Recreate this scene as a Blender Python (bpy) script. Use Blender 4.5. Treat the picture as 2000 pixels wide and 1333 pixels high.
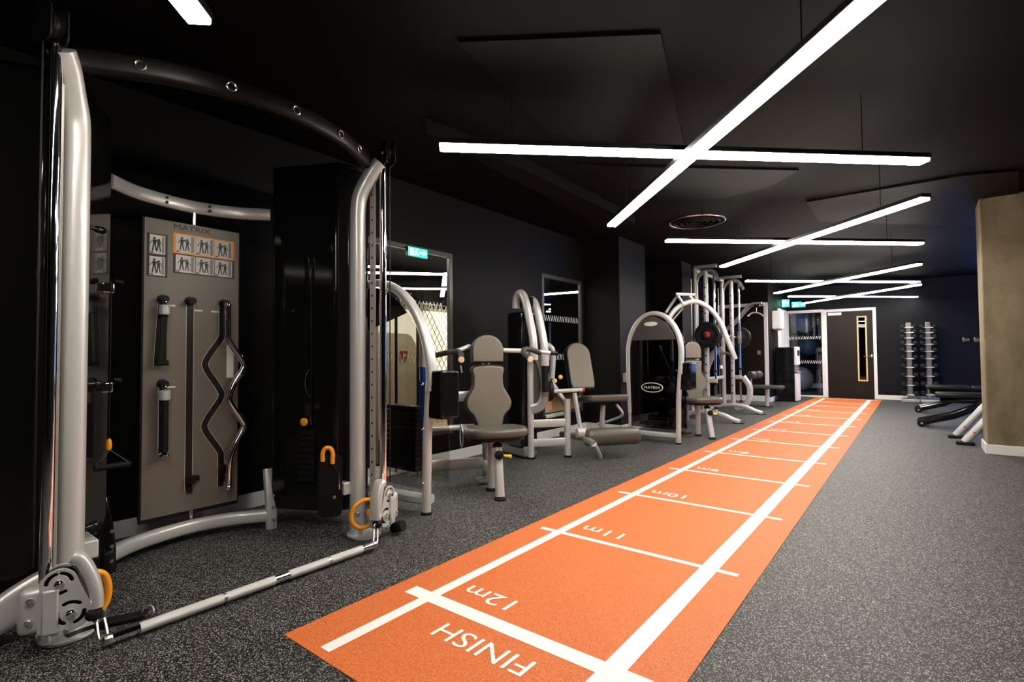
import bpy, bmesh, math, random
from mathutils import Vector, Matrix
random.seed(7)
for o in list(bpy.data.objects): bpy.data.objects.remove(o)
scene = bpy.context.scene
COL = scene.collection

# ------------------------------------------------------------------ camera
FPX, YAW, PITCH, ROLL, CAMH = 1002.23, 0.664866, 0.0292135, -0.0075353, 1.01853
def cam_axes():
    f = Vector((-math.sin(YAW)*math.cos(PITCH), math.cos(YAW)*math.cos(PITCH), math.sin(PITCH)))
    r = Vector((math.cos(YAW), math.sin(YAW), 0)); u = r.cross(f)
    c, s = math.cos(ROLL), math.sin(ROLL)
    return c*r+s*u, -s*r+c*u, f
CR, CU, CF = cam_axes()
CAM = Vector((0, 0, CAMH))
cd = bpy.data.cameras.new('camera'); cam = bpy.data.objects.new('camera', cd); COL.objects.link(cam)
cd.sensor_width = 36; cd.lens = FPX/2000*36; cd.clip_start = 0.02; cd.clip_end = 100
M = Matrix((( CR.x, CU.x, -CF.x, 0), (CR.y, CU.y, -CF.y, 0), (CR.z, CU.z, -CF.z, CAMH), (0, 0, 0, 1)))
cam.matrix_world = M
scene.camera = cam

# ------------------------------------------------------------------ world, exposure
wd = bpy.data.worlds.new('world'); scene.world = wd; wd.use_nodes = True
wd.node_tree.nodes['Background'].inputs[0].default_value = (0.5, 0.6, 0.8, 1)
wd.node_tree.nodes['Background'].inputs[1].default_value = 0.02
vs = scene.view_settings
vs.view_transform = 'Standard'; vs.look = 'None'; vs.gamma = 1; vs.use_curve_mapping = False
vs.exposure = 1.2
TUBE_STRENGTH = 25.0

# ------------------------------------------------------------------ pixel rays -> points on real surfaces
def ray(x, y): return (x-1000)/FPX*CR - (y-666.5)/FPX*CU + CF
def onP(x, y, P0, n):
    d = ray(x, y); return CAM + d*(((Vector(P0)-CAM).dot(n))/d.dot(n))
def atX(x, y, X): return onP(x, y, (X, 0, 0), Vector((1, 0, 0)))
def atY(x, y, Y): return onP(x, y, (0, Y, 0), Vector((0, 1, 0)))
def atZ(x, y, Z=0): return onP(x, y, (0, 0, Z), Vector((0, 0, 1)))
def pix(P):
    d = Vector(P)-CAM; z = d.dot(CF); return 1000+FPX*d.dot(CR)/z, 666.5-FPX*d.dot(CU)/z
def zrow(P, y):
    lo, hi = -2, 6
    for _ in range(50):
        m = (lo+hi)/2
        if pix((P[0], P[1], m))[1] > y: lo = m
        else: hi = m
    return lo

# ------------------------------------------------------------------ materials
MAT = {}
def nodes_of(name):
    m = bpy.data.materials.new(name); m.use_nodes = True; MAT[name] = m
    nt = m.node_tree; return m, nt, nt.nodes, nt.links, nt.nodes['Principled BSDF']
def pmat(name, col, rough=.5, metal=0., noise=0., nscale=30., bump=0., spec=.5, coat=0.):
    m, nt, N, L, b = nodes_of(name)
    b.inputs['Base Color'].default_value = (*col, 1)
    b.inputs['Roughness'].default_value = rough; b.inputs['Metallic'].default_value = metal
    b.inputs['Specular IOR Level'].default_value = spec
    if coat: b.inputs['Coat Weight'].default_value = coat; b.inputs['Coat Roughness'].default_value = .08
    if noise or bump:
        tc = N.new('ShaderNodeTexCoord'); nz = N.new('ShaderNodeTexNoise')
        nz.inputs['Scale'].default_value = nscale; nz.inputs['Detail'].default_value = 4
        L.new(tc.outputs['Object'], nz.inputs['Vector'])
        if noise:
            mx = N.new('ShaderNodeMix'); mx.data_type = 'RGBA'
            mx.inputs[6].default_value = tuple(max(0, c*(1-noise)) for c in col)+(1,)
            mx.inputs[7].default_value = tuple(min(1, c*(1+noise)) for c in col)+(1,)
            L.new(nz.outputs['Fac'], mx.inputs[0]); L.new(mx.outputs[2], b.inputs['Base Color'])
        if bump:
            bp = N.new('ShaderNodeBump'); bp.inputs['Strength'].default_value = bump; bp.inputs['Distance'].default_value = .01
            L.new(nz.outputs['Fac'], bp.inputs['Height']); L.new(bp.outputs['Normal'], b.inputs['Normal'])
    return m
def emat(name, col, s):
    m, nt, N, L, b = nodes_of(name)
    b.inputs['Base Color'].default_value = (*col, 1)
    b.inputs['Emission Color'].default_value = (*col, 1); b.inputs['Emission Strength'].default_value = s
    return m
def glassy(name, tint, base_refl=.04, rough=.0, mult=1.0):
    m = bpy.data.materials.new(name); m.use_nodes = True; MAT[name] = m
    nt = m.node_tree; N = nt.nodes; L = nt.links
    N.remove(N['Principled BSDF']); out = N['Material Output']
    tr = N.new('ShaderNodeBsdfTransparent'); tr.inputs[0].default_value = (*tint, 1)
    gl = N.new('ShaderNodeBsdfGlossy'); gl.inputs['Roughness'].default_value = rough
    fr = N.new('ShaderNodeFresnel'); fr.inputs[0].default_value = 1.5
    mu = N.new('ShaderNodeMath'); mu.operation = 'MULTIPLY'; mu.inputs[1].default_value = mult; mu.use_clamp = True
    ge = N.new('ShaderNodeNewGeometry'); iv = N.new('ShaderNodeMath'); iv.operation = 'SUBTRACT'; iv.inputs[0].default_value = 1
    L.new(ge.outputs['Backfacing'], iv.inputs[1]); fm = N.new('ShaderNodeMath'); fm.operation = 'MULTIPLY'
    L.new(fr.outputs[0], fm.inputs[0]); L.new(iv.outputs[0], fm.inputs[1]); L.new(fm.outputs[0], mu.inputs[0])   # reflect at the outer face only
    mx = N.new('ShaderNodeMixShader'); L.new(mu.outputs[0], mx.inputs[0]); L.new(tr.outputs[0], mx.inputs[1]); L.new(gl.outputs[0], mx.inputs[2])
    L.new(mx.outputs[0], out.inputs['Surface']); return m

def rubber_floor():
    m, nt, N, L, b = nodes_of('rubber_floor')
    tc = N.new('ShaderNodeTexCoord')
    v = N.new('ShaderNodeTexVoronoi'); v.inputs['Scale'].default_value = 320; v.inputs['Randomness'].default_value = 1
    L.new(tc.outputs['Object'], v.inputs['Vector'])
    sp = N.new('ShaderNodeSeparateColor'); L.new(v.outputs['Color'], sp.inputs[0])
    big = N.new('ShaderNodeTexNoise'); big.inputs['Scale'].default_value = 40; big.inputs['Detail'].default_value = 3
    L.new(tc.outputs['Object'], big.inputs['Vector'])
    ad = N.new('ShaderNodeMath'); ad.operation = 'MULTIPLY_ADD'; ad.inputs[1].default_value = .22
    L.new(big.outputs['Fac'], ad.inputs[0]); L.new(sp.outputs[0], ad.inputs[2])
    rp = N.new('ShaderNodeValToRGB'); e = rp.color_ramp.elements
    e[0].position = .93; e[0].color = (.0055, .0056, .006, 1)
    e[1].position = 1.16 if False else 1.0; e[1].color = (.03, .03, .03, 1)
    sc = N.new('ShaderNodeMath'); sc.operation = 'MULTIPLY'; sc.inputs[1].default_value = .8; L.new(ad.outputs[0], sc.inputs[0])
    e[0].position = .665; e[1].position = .71
    k = rp.color_ramp.elements.new(.76); k.color = (.21, .205, .195, 1)
    k = rp.color_ramp.elements.new(1.0); k.color = (.62, .61, .58, 1)
    L.new(sc.outputs[0], rp.inputs[0]); L.new(rp.outputs[0], b.inputs['Base Color'])
    b.inputs['Roughness'].default_value = .55; b.inputs['Specular IOR Level'].default_value = .38
    bp = N.new('ShaderNodeBump'); bp.inputs['Strength'].default_value = .35; bp.inputs['Distance'].default_value = .002
    L.new(v.outputs['Distance'], bp.inputs['Height']); L.new(bp.outputs['Normal'], b.inputs['Normal'])
rubber_floor()
def track_mat():
    m, nt, N, L, b = nodes_of('track')
    tc = N.new('ShaderNodeTexCoord')
    v = N.new('ShaderNodeTexVoronoi'); v.inputs['Scale'].default_value = 330
    L.new(tc.outputs['Object'], v.inputs['Vector'])
    sp = N.new('ShaderNodeSeparateColor'); L.new(v.outputs['Color'], sp.inputs[0])
    rp = N.new('ShaderNodeValToRGB'); e = rp.color_ramp.elements
    e[0].position = 0; e[0].color = (.48, .095, .022, 1); e[1].position = 1; e[1].color = (.80, .215, .060, 1)
    L.new(sp.outputs[0], rp.inputs[0]); L.new(rp.outputs[0], b.inputs['Base Color'])
    b.inputs['Roughness'].default_value = .6; b.inputs['Specular IOR Level'].default_value = .35
    bp = N.new('ShaderNodeBump'); bp.inputs['Strength'].default_value = .3; bp.inputs['Distance'].default_value = .002
    L.new(v.outputs['Distance'], bp.inputs['Height']); L.new(bp.outputs['Normal'], b.inputs['Normal'])
track_mat()
def concrete_mat():
    m, nt, N, L, b = nodes_of('concrete')
    tc = N.new('ShaderNodeTexCoord')
    n1 = N.new('ShaderNodeTexNoise'); n1.inputs['Scale'].default_value = 2.2; n1.inputs['Detail'].default_value = 8; n1.inputs['Roughness'].default_value = .62
    n2 = N.new('ShaderNodeTexNoise'); n2.inputs['Scale'].default_value = 60; n2.inputs['Detail'].default_value = 3
    mp = N.new('ShaderNodeMapping'); mp.inputs['Scale'].default_value = (1, 1, .45)
    L.new(tc.outputs['Object'], mp.inputs[0]); L.new(mp.outputs[0], n1.inputs['Vector']); L.new(tc.outputs['Object'], n2.inputs['Vector'])
    rp = N.new('ShaderNodeValToRGB'); e = rp.color_ramp.elements
    e[0].position = .3; e[0].color = (.14, .105, .058, 1); e[1].position = .70; e[1].color = (.40, .325, .205, 1)
    L.new(n1.outputs['Fac'], rp.inputs[0])
    mx = N.new('ShaderNodeMix'); mx.data_type = 'RGBA'; mx.blend_type = 'MULTIPLY'; mx.inputs[0].default_value = .35
    L.new(rp.outputs[0], mx.inputs[6]); L.new(n2.outputs['Fac'], mx.inputs[7]); L.new(mx.outputs[2], b.inputs['Base Color'])
    b.inputs['Roughness'].default_value = .8
    bp = N.new('ShaderNodeBump'); bp.inputs['Strength'].default_value = .3; bp.inputs['Distance'].default_value = .01
    L.new(n1.outputs['Fac'], bp.inputs['Height']); L.new(bp.outputs['Normal'], b.inputs['Normal'])
concrete_mat()
def wood_mat(name, c0, c1, sc, rough):
    m, nt, N, L, b = nodes_of(name)
    tc = N.new('ShaderNodeTexCoord'); mp = N.new('ShaderNodeMapping'); mp.inputs['Scale'].default_value = sc
    nz = N.new('ShaderNodeTexNoise'); nz.inputs['Scale'].default_value = 6; nz.inputs['Detail'].default_value = 6
    L.new(tc.outputs['Object'], mp.inputs[0]); L.new(mp.outputs[0], nz.inputs['Vector'])
    rp = N.new('ShaderNodeValToRGB'); e = rp.color_ramp.elements
    e[0].position = .3; e[0].color = (*c0, 1); e[1].position = .7; e[1].color = (*c1, 1)
    L.new(nz.outputs['Fac'], rp.inputs[0]); L.new(rp.outputs[0], b.inputs['Base Color'])
    b.inputs['Roughness'].default_value = rough
wood_mat('door_wood', (.0075, .0048, .0035), (.013, .0085, .006), (12, 12, .6), .45)
MAT['door_wood'].node_tree.nodes['Principled BSDF'].inputs['Specular IOR Level'].default_value = .2
wood_mat('oak', (.55, .40, .17), (.75, .58, .28), (20, 20, 1), .45)
wood_mat('floor_wood', (.30, .16, .07), (.55, .33, .17), (1, 14, 1), .35)
pmat('wall', (.0074, .0066, .0060), .55, noise=.12, nscale=3, bump=.05, spec=.12)
pmat('wall_navy', (.0070, .0074, .0100), .55, noise=.1, nscale=3, spec=.12)
pmat('ceiling', (.0034, .0030, .0028), .7, noise=.15, nscale=2, spec=.08)
pmat('ceiling_panel', (.0046, .0041, .0038), .6, spec=.08)
pmat('beam_shade', (.010, .0078, .007), .42, .2, spec=.25)  # top beam colour, shade above the light bars painted in
pmat('window_metal', (.085, .082, .076), .35, .5)
pmat('cover_grey', (.16, .155, .145), .25, .6)
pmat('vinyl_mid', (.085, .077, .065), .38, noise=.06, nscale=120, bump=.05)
pmat('white', (.80, .79, .76), .45)
pmat('cream', (.78, .73, .55), .6)
pmat('pad_black', (.012, .012, .0125), .35, spec=.35)
pmat('rack_post', (.20, .185, .155), .4, .3)
pmat('line_white', (.85, .85, .83), .6)
pmat('silver', (.61, .61, .595), .34, .3, coat=.4)
pmat('silver_dark', (.30, .295, .28), .36, .4, coat=.2)
pmat('chrome', (.86, .86, .86), .06, 1)
pmat('steel', (.60, .59, .57), .28, 1)
pmat('knurl', (.72, .72, .70), .42, .6, noise=.25, nscale=900, bump=.4)
pmat('black_gloss', (.006, .006, .006), .07, spec=.5)
pmat('black', (.006, .006, .006), .45, spec=.25)
pmat('black_rubber', (.008, .008, .008), .6, spec=.2)
pmat('iron', (.006, .006, .0065), .4, spec=.3)
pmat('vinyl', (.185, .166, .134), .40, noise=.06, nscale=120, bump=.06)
pmat('vinyl_dark', (.055, .051, .046), .42, noise=.06, nscale=120, bump=.05)
pmat('piping', (.014, .013, .012), .5, spec=.3)
pmat('panel', (.195, .172, .145), .38, .25)
pmat('print_black', (.006, .006, .006), .35)
pmat('print_white', (.75, .74, .70), .4)
pmat('print_grey', (.30, .29, .27), .45)
pmat('orange', (.95, .36, .012), .35)
pmat('yellow', (.90, .70, .03), .4)
pmat('red', (.55, .02, .02), .4)
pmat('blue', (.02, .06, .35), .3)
pmat('grip', (.035, .031, .028), .65)
pmat('tan', (.70, .52, .40), .4)
pmat('grey_ball', (.42, .40, .37), .45)
pmat('green_ball', (.10, .14, .14), .5)
pmat('tower_post', (.42, .40, .35), .4, .2)
pmat('led_green', (.0, .3, .2), .4)
glassy('glass', (.92, .94, .94), mult=2.4)
glassy('smoked', (.38, .36, .34), mult=1.2, rough=.02)
glassy('smoked_light', (.80, .79, .76), mult=1.0, rough=.02)
emat('tube_light', (1.0, .935, .83), TUBE_STRENGTH)
emat('exit_green', (.02, .75, .55), 1.6)
emat('exit_white', (.75, 1.0, .92), 1.8)
emat('daylight', (.14, .34, 1.0), 1.9)
emat('wall_glow', (1.0, .93, .78), .9)  # glow of the added panel in the next room

# ------------------------------------------------------------------ mesh builder
class G:
    def __init__(s): s.v = []; s.f = []
    def add(s, vs, fs):
        b = len(s.v); s.v += [Vector(p) for p in vs]; s.f += [tuple(i+b for i in q) for q in fs]; return s
    def box(s, c, size, ax=None):
        c = Vector(c); ax = ax or (Vector((1, 0, 0)), Vector((0, 1, 0)), Vector((0, 0, 1)))
        h = [d/2 for d in size]; vs = []
        for i in (-1, 1):
            for j in (-1, 1):
                for k in (-1, 1): vs.append(c+ax[0]*(i*h[0])+ax[1]*(j*h[1])+ax[2]*(k*h[2]))
        return s.add(vs, [(0, 1, 3, 2), (4, 6, 7, 5), (0, 4, 5, 1), (2, 3, 7, 6), (0, 2, 6, 4), (1, 5, 7, 3)])
    def mm(s, a, b):
        a = Vector(a); b = Vector(b); return s.box((a+b)/2, [abs(b[i]-a[i]) for i in range(3)])
    def sweep(s, path, prof, cap=True, scale=None, up=None):
        path = [Vector(p) for p in path]; n = len(path); k = len(prof); vs = []; fs = []
        t0 = (path[1]-path[0]).normalized()
        ref = Vector(up) if up else (Vector((0, 0, 1)) if abs(t0.z) < .9 else Vector((1, 0, 0)))
        a = ref.cross(t0).normalized(); 
        for i in range(n):
            if i == 0: t = t0
            elif i == n-1: t = (path[-1]-path[-2]).normalized()
            else: t = ((path[i+1]-path[i]).normalized()+(path[i]-path[i-1]).normalized()).normalized()
            if up and abs(t.dot(ref)) < .97: a = ref.cross(t).normalized()
            a = (a-t*a.dot(t)).normalized(); b = t.cross(a)
            sc = scale[i] if scale else 1
            for (x, y) in prof: vs.append(path[i]+a*(x*sc)+b*(y*sc))
        for i in range(n-1):
            for j in range(k):
                fs.append((i*k+j, i*k+(j+1) % k, (i+1)*k+(j+1) % k, (i+1)*k+j))
        if cap: fs.append(tuple(range(k))[::-1]); fs.append(tuple((n-1)*k+j for j in range(k)))
        return s.add(vs, fs)
    def tube(s, path, r, seg=14, cap=True):
        path = [Vector(p) for p in path]
        rr = r if isinstance(r, (list, tuple)) else None
        prof = [(math.cos(2*math.pi*j/seg), math.sin(2*math.pi*j/seg)) for j in range(seg)]
        return s.sweep(path, prof, cap, rr or [r]*len(path))
    def oval(s, path, rx, ry, seg=16, up=None):
        prof = []
        for j in range(seg):
            a = 2*math.pi*j/seg; c, q = math.cos(a), math.sin(a); e = .6
            prof.append((rx*math.copysign(abs(c)**e, c), ry*math.copysign(abs(q)**e, q)))
        return s.sweep(path, prof, True, None, up)
    def cyl(s, a, b, r, seg=16, r2=None): return s.tube([a, b], [r, r if r2 is None else r2], seg)
    def lathe(s, base, axis, prof, seg=20):
        axis = Vector(axis).normalized(); ref = Vector((0, 0, 1)) if abs(axis.z) < .9 else Vector((1, 0, 0))
        a = ref.cross(axis).normalized(); b = axis.cross(a); base = Vector(base); vs = []; fs = []
        for (r, h) in prof:
            for j in range(seg):
                q = 2*math.pi*j/seg; vs.append(base+axis*h+a*(r*math.cos(q))+b*(r*math.sin(q)))
        for i in range(len(prof)-1):
            for j in range(seg): fs.append((i*seg+j, i*seg+(j+1) % seg, (i+1)*seg+(j+1) % seg, (i+1)*seg+j))
        fs.append(tuple(range(seg))[::-1]); fs.append(tuple((len(prof)-1)*seg+j for j in range(seg)))
        return s.add(vs, fs)
    def ball(s, c, r, seg=14):
        prof = [(max(1e-4, r*math.sin(math.pi*i/seg)), -r*math.cos(math.pi*i/seg)) for i in range(seg+1)]
        return s.lathe(c, (0, 0, 1), prof, seg+4)
    def torus(s, c, n, R, r, a0=0, a1=360, seg=28, tseg=10, ref=None, squash=1):
        n = Vector(n).normalized(); ref = Vector(ref) if ref else (Vector((0, 0, 1)) if abs(n.z) < .9 else Vector((1, 0, 0)))
        a = (ref-n*ref.dot(n)).normalized(); b = n.cross(a); c = Vector(c)
        full = abs(a1-a0) >= 359.9
        pts = [c+a*(R*squash*math.cos(math.radians(a0+(a1-a0)*i/seg)))+b*(R*math.sin(math.radians(a0+(a1-a0)*i/seg))) for i in range(seg+1)]
        return s.tube(pts, r, tseg, not full)
    def prism(s, poly, z0, z1):
        n = len(poly); vs = [(p[0], p[1], z0) for p in poly]+[(p[0], p[1], z1) for p in poly]
        fs = [tuple(range(n))[::-1], tuple(range(n, 2*n))]+[(i, (i+1) % n, n+(i+1) % n, n+i) for i in range(n)]
        return s.add(vs, fs)
    def quad3(s, pts, n, t):
        n = Vector(n).normalized(); k = len(pts); pts = [Vector(p) for p in pts]
        vs = [p for p in pts]+[p+n*t for p in pts]
        return s.add(vs, [tuple(range(k))[::-1], tuple(range(k, 2*k))]+[(i, (i+1) % k, k+(i+1) % k, k+i) for i in range(k)])
    def build(s, name, mat, parent=None, bevel=0., at=None, ang=35, kind=None, smooth=True):
        off = Vector(at) if at is not None else root_off(parent)
        me = bpy.data.meshes.new(name); me.from_pydata([p-off for p in s.v], [], s.f)
        bm = bmesh.new(); bm.from_mesh(me); bmesh.ops.recalc_face_normals(bm, faces=bm.faces); bm.to_mesh(me); bm.free()
        return finish(name, me, mat, parent, bevel, off if parent is None else None, ang, kind, smooth)
ROOT = {}
def root_off(p):
    if p is None: return Vector((0, 0, 0))
    return ROOT[p.name]
def finish(name, me, mat, parent, bevel=0., loc=None, ang=35, kind=None, smooth=True):
    if smooth:
        me.polygons.foreach_set('use_smooth', [True]*len(me.polygons)); me.set_sharp_from_angle(angle=math.radians(ang))
    o = bpy.data.objects.new(name, me); COL.objects.link(o)
    me.materials.append(MAT[mat])
    if parent is not None: o.parent = parent; ROOT[o.name] = root_off(parent)
    else: o.location = loc or (0, 0, 0); ROOT[o.name] = Vector(loc or (0, 0, 0))
    if bevel:
        b = o.modifiers.new('bevel', 'BEVEL'); b.width = bevel; b.segments = 3; b.limit_method = 'ANGLE'; b.angle_limit = math.radians(40)
    if kind: o['kind'] = kind
    return o
def thing(name, loc, label, cat, group=None):
    o = bpy.data.objects.new(name, None); COL.objects.link(o); o.empty_display_size = .1
    o.location = loc; ROOT[o.name] = Vector(loc); return tag(o, label, cat, group)
def tag(o, label, cat, group=None):
    o['label'] = label; o['category'] = cat
    if group: o['group'] = group
    return o
def struct(o): o['kind'] = 'structure'; return o
def dup(root, delta, label=None, group=None):
    def rec(o, par):
        c = o.copy(); COL.objects.link(c); c.parent = par; ROOT[c.name] = ROOT[o.name]+Vector(delta)
        for ch in list(o.children): rec(ch, c)
        return c
    c = rec(root, None); c.location = root.location+Vector(delta)
    if label: c['label'] = label
    if group: c['group'] = group
    return c
def spline(pts, n=8):
    pts = [Vector(p) for p in pts]; P = [pts[0]*2-pts[1]]+pts+[pts[-1]*2-pts[-2]]; out = []
    for i in range(1, len(P)-2):
        for j in range(n):
            t = j/n; a, b, c, d = P[i-1], P[i], P[i+1], P[i+2]
            out.append(.5*((2*b)+(c-a)*t+(2*a-5*b+4*c-d)*t*t+(3*b-a-3*c+d)*t**3))
    return out+[pts[-1]]
def arcp(c, rx, ry, a0, a1, n): return [(c[0]+rx*math.cos(math.radians(a0+(a1-a0)*i/n)), c[1]+ry*math.sin(math.radians(a0+(a1-a0)*i/n))) for i in range(n+1)]
def curve_mesh(cu, origin, xd, yd):
    ob = bpy.data.objects.new('tmp', cu); src = ob.to_mesh()
    me = bpy.data.meshes.new('m'); xd = Vector(xd).normalized(); yd = Vector(yd).normalized(); zd = xd.cross(yd); O = Vector(origin)
    vs = [O+xd*v.co.x+yd*v.co.y+zd*v.co.z for v in src.vertices]; fs = [tuple(p.vertices) for p in src.polygons]
    ob.to_mesh_clear(); bpy.data.objects.remove(ob); bpy.data.curves.remove(cu); bpy.data.meshes.remove(me)
    g = G(); g.add(vs, fs); return g
def text(body, size, origin, xd, yd, ext=.0006, align='CENTER', sx=1., shear=0., bold=0.):
    cu = bpy.data.curves.new('t', 'FONT'); cu.body = body; cu.size = size; cu.extrude = ext; cu.align_x = align; cu.align_y = 'CENTER'; cu.resolution_u = 4; cu.shear = shear; cu.offset = bold*size
    g = curve_mesh(cu, (0, 0, 0), (1, 0, 0), (0, 1, 0))
    xd = Vector(xd).normalized(); yd = Vector(yd).normalized(); zd = xd.cross(yd); O = Vector(origin)
    g.v = [O+xd*(p.x*sx)+yd*p.y+zd*p.z for p in g.v]; return g
def text_fit(body, w, h, c, xd, yd, ext=.0006, shear=0.):
    g = text(body, 1, (0, 0, 0), (1, 0, 0), (0, 1, 0), ext, shear=shear)
    x0 = min(p.x for p in g.v); x1 = max(p.x for p in g.v); y0 = min(p.y for p in g.v); y1 = max(p.y for p in g.v)
    xd = Vector(xd).normalized(); yd = Vector(yd).normalized(); zd = xd.cross(yd); O = Vector(c)
    g.v = [O+xd*((p.x-(x0+x1)/2)*w/(x1-x0))+yd*((p.y-(y0+y1)/2)*h/(y1-y0))+zd*p.z for p in g.v]; return g
def plate(outline, holes, th, bev, origin, xd, yd):
    cu = bpy.data.curves.new('p', 'CURVE'); cu.dimensions = '2D'; cu.fill_mode = 'BOTH'; cu.extrude = max(1e-5, th/2-bev); cu.bevel_depth = bev; cu.bevel_resolution = 3
    if bev: cu.offset = -bev
    for pl in [outline]+list(holes):
        sp = cu.splines.new('POLY'); sp.points.add(len(pl)-1)
        for q, (x, y) in zip(sp.points, pl): q.co = (x, y, 0, 1)
        sp.use_cyclic_u = True
    return curve_mesh(cu, origin, xd, yd)
def rrect(w, h, r, n=6, cx=0, cy=0):
    out = []
    for (sx, sy, a) in ((1, 1, 0), (-1, 1, 90), (-1, -1, 180), (1, -1, 270)):
        out += arcp((cx+sx*(w/2-r), cy+sy*(h/2-r)), r, r, a, a+90, n)
    return out
def crescent(c, r0, r1, a0, a1, n=10):
    m = (r0+r1)/2; h = (r1-r0)/2
    o = arcp(c, r1, r1, a0, a1, n); e = (c[0]+m*math.cos(math.radians(a1)), c[1]+m*math.sin(math.radians(a1)))
    o += arcp(e, h, h, a1, a1+180, 5)[1:-1]; o += arcp(c, r0, r0, a1, a0, n)
    e = (c[0]+m*math.cos(math.radians(a0)), c[1]+m*math.sin(math.radians(a0))); o += arcp(e, h, h, a0+180, a0+360, 5)[1:-1]
    return o
V = Vector
Z3 = V((0, 0, 1))
def bolt(c, n, r, parent, mat='steel', name='bolt'):
    n = V(n).normalized(); c = V(c)
    return G().lathe(c, n, [(r, 0), (r, r*.35), (r*.75, r*.7), (r*.4, r*.72), (r*.38, r*.45)], 12).build(name, mat, parent)

# ================================================================== ROOM
WX, CEIL, ENDY = -3.58, 2.60, 13.95
RX, BACKY = 2.6, -5.2
struct(G().mm((WX, BACKY, -.1), (RX, ENDY+.0, 0)).build('floor', 'rubber_floor', smooth=False))
struct(G().mm((WX-.035, BACKY, CEIL), (RX, ENDY+.15, CEIL+.1)).build('ceiling', 'ceiling', smooth=False))
struct(G().mm((RX, BACKY, 0), (RX+.12, 8.6, CEIL)).mm((RX, 13.2, 0), (RX+.12, ENDY, CEIL)).mm((RX, 8.6, 0), (RX+.12, 13.2, .35)).mm((RX, 8.6, 2.3), (RX+.12, 13.2, CEIL)).build('wall_right', 'wall', smooth=False))
struct(G().mm((WX, BACKY-.12, 0), (RX, BACKY, CEIL)).build('wall_back', 'wall', smooth=False))
# left wall with two glazed openings
G1, G2 = (1.95, 3.62), (5.17, 6.13)
ZB, ZT = .27, 2.035
w = G()
for a, b in ((BACKY, G1[0]), (G1[1], G2[0]), (G2[1], 11.95)): w.mm((WX-.035, a, 0), (WX, b, CEIL))
for a, b in (G1, G2): w.mm((WX-.035, a, 0), (WX, b, ZB)); w.mm((WX-.035, a, ZT), (WX, b, CEIL))
wl = struct(w.build('wall_left', 'wall', smooth=False))
# pilasters
p1 = struct(G().mm((WX, 6.20, 0), (-3.05, 7.03, CEIL)).build('wall_left_pier', 'wall', smooth=False)); p1['label'] = 'dark grey pier projecting from the left wall'
p2 = struct(G().mm((WX, 8.53, 0), (-3.05, 9.0, CEIL)).build('wall_left_pier', 'wall', smooth=False))
# alcove wall facing the room, with a dark door; return wall with white door
struct(G().mm((WX, 11.95, 0), (-2.43, 12.1, CEIL)).build('wall_alcove', 'wall', smooth=False))
struct(G().mm((-2.58, 12.1, 0), (-2.43, ENDY, CEIL)).build('wall_return', 'wall', smooth=False))
# end wall with screen and door opening
DL, DR, DT = -1.66, -.655, 2.045
SL = -2.43
struct(G().mm((SL-.15, ENDY, DT), (DR, ENDY+.15, CEIL)).mm((DR, ENDY, 0), (1.10, ENDY+.15, CEIL)).mm((2.2, ENDY, 0), (RX, ENDY+.15, CEIL)).mm((1.10, ENDY, 2.1), (2.2, ENDY+.15, CEIL)).mm((1.10, ENDY, 0), (2.2, ENDY+.15, .5)).build('wall_end', 'wall_navy', smooth=False))
def trim(name, a, b, mat='white'): return struct(G().mm(a, b).build(name, mat, bevel=.004, smooth=False))
trim('baseboard_left', (WX, BACKY, 0), (WX+.016, 6.20, .10))
trim('baseboard_left', (WX, 6.184, 0), (-3.05, 6.20, .10)); trim('baseboard_left', (-3.05, 6.184, 0), (-3.034, 7.046, .10))
trim('baseboard_left', (WX, 7.046, 0), (WX+.016, 8.514, .10)); trim('baseboard_left', (WX, 8.514, 0), (-3.034, 8.53, .10)); trim('baseboard_left', (-3.05, 8.53, 0), (-3.034, 9.0, .10))
trim('baseboard_left', (WX, 9.0, 0), (WX+.016, 11.95, .10))
trim('baseboard_alcove', (-3.56, 11.934, 0), (-3.47, 11.95, .10)); trim('baseboard_alcove', (-2.44, 11.934, 0), (-2.414, 11.95, .10)); trim('baseboard_return', (-2.43, 11.95, 0), (-2.414, 12.86, .10))
trim('baseboard_end', (DR, ENDY-.016, 0), (RX, ENDY, .10))

# glazed windows in left wall
def chevrons(g, x, y0, y1, z, h, step):
    y = y0; i = 0
    while y+step*.9 < y1:
        s = 1 if i % 2 else -1
        t = .0045
        for d in (-1, 1):
            A = V((x, y+step*.45, z+s*h/2)); B = V((x, y+step*.45+d*step*.36, z-s*h/2))
            u = V((0, 1, 0))*t
            g.quad3([A-u, A+u, B+u, B-u], (1, 0, 0), .0012)
        y += step; i += 1
def window(name, y0, y1, chev):
    f = G()
    t = .045
    f.mm((WX-.035, y0, ZB), (WX+.004, y0+t, ZT)).mm((WX-.035, y1-t, ZB), (WX+.004, y1, ZT)).mm((WX-.035, y0+t, ZT-t), (WX+.004, y1-t, ZT)).mm((WX-.035, y0+t, ZB), (WX+.004, y1-t, ZB+t))
    wr = struct(f.build(name, 'window_metal', bevel=.004, smooth=False))
    G().mm((WX-.022, y0+t, ZB+t), (WX-.016, y1-t, ZT-t)).build('pane', 'glass', wr, smooth=False)
    for z in chev:
        g = G(); chevrons(g, WX-.0155, y0+t+.02, y1-t-.005, z, .075, .068); g.build('chevron_strip', 'print_white', wr, smooth=False)
    return wr
window('window_1', *G1, (1.50, 1.0)); window('window_2', *G2, (1.49, 1.0))

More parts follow.
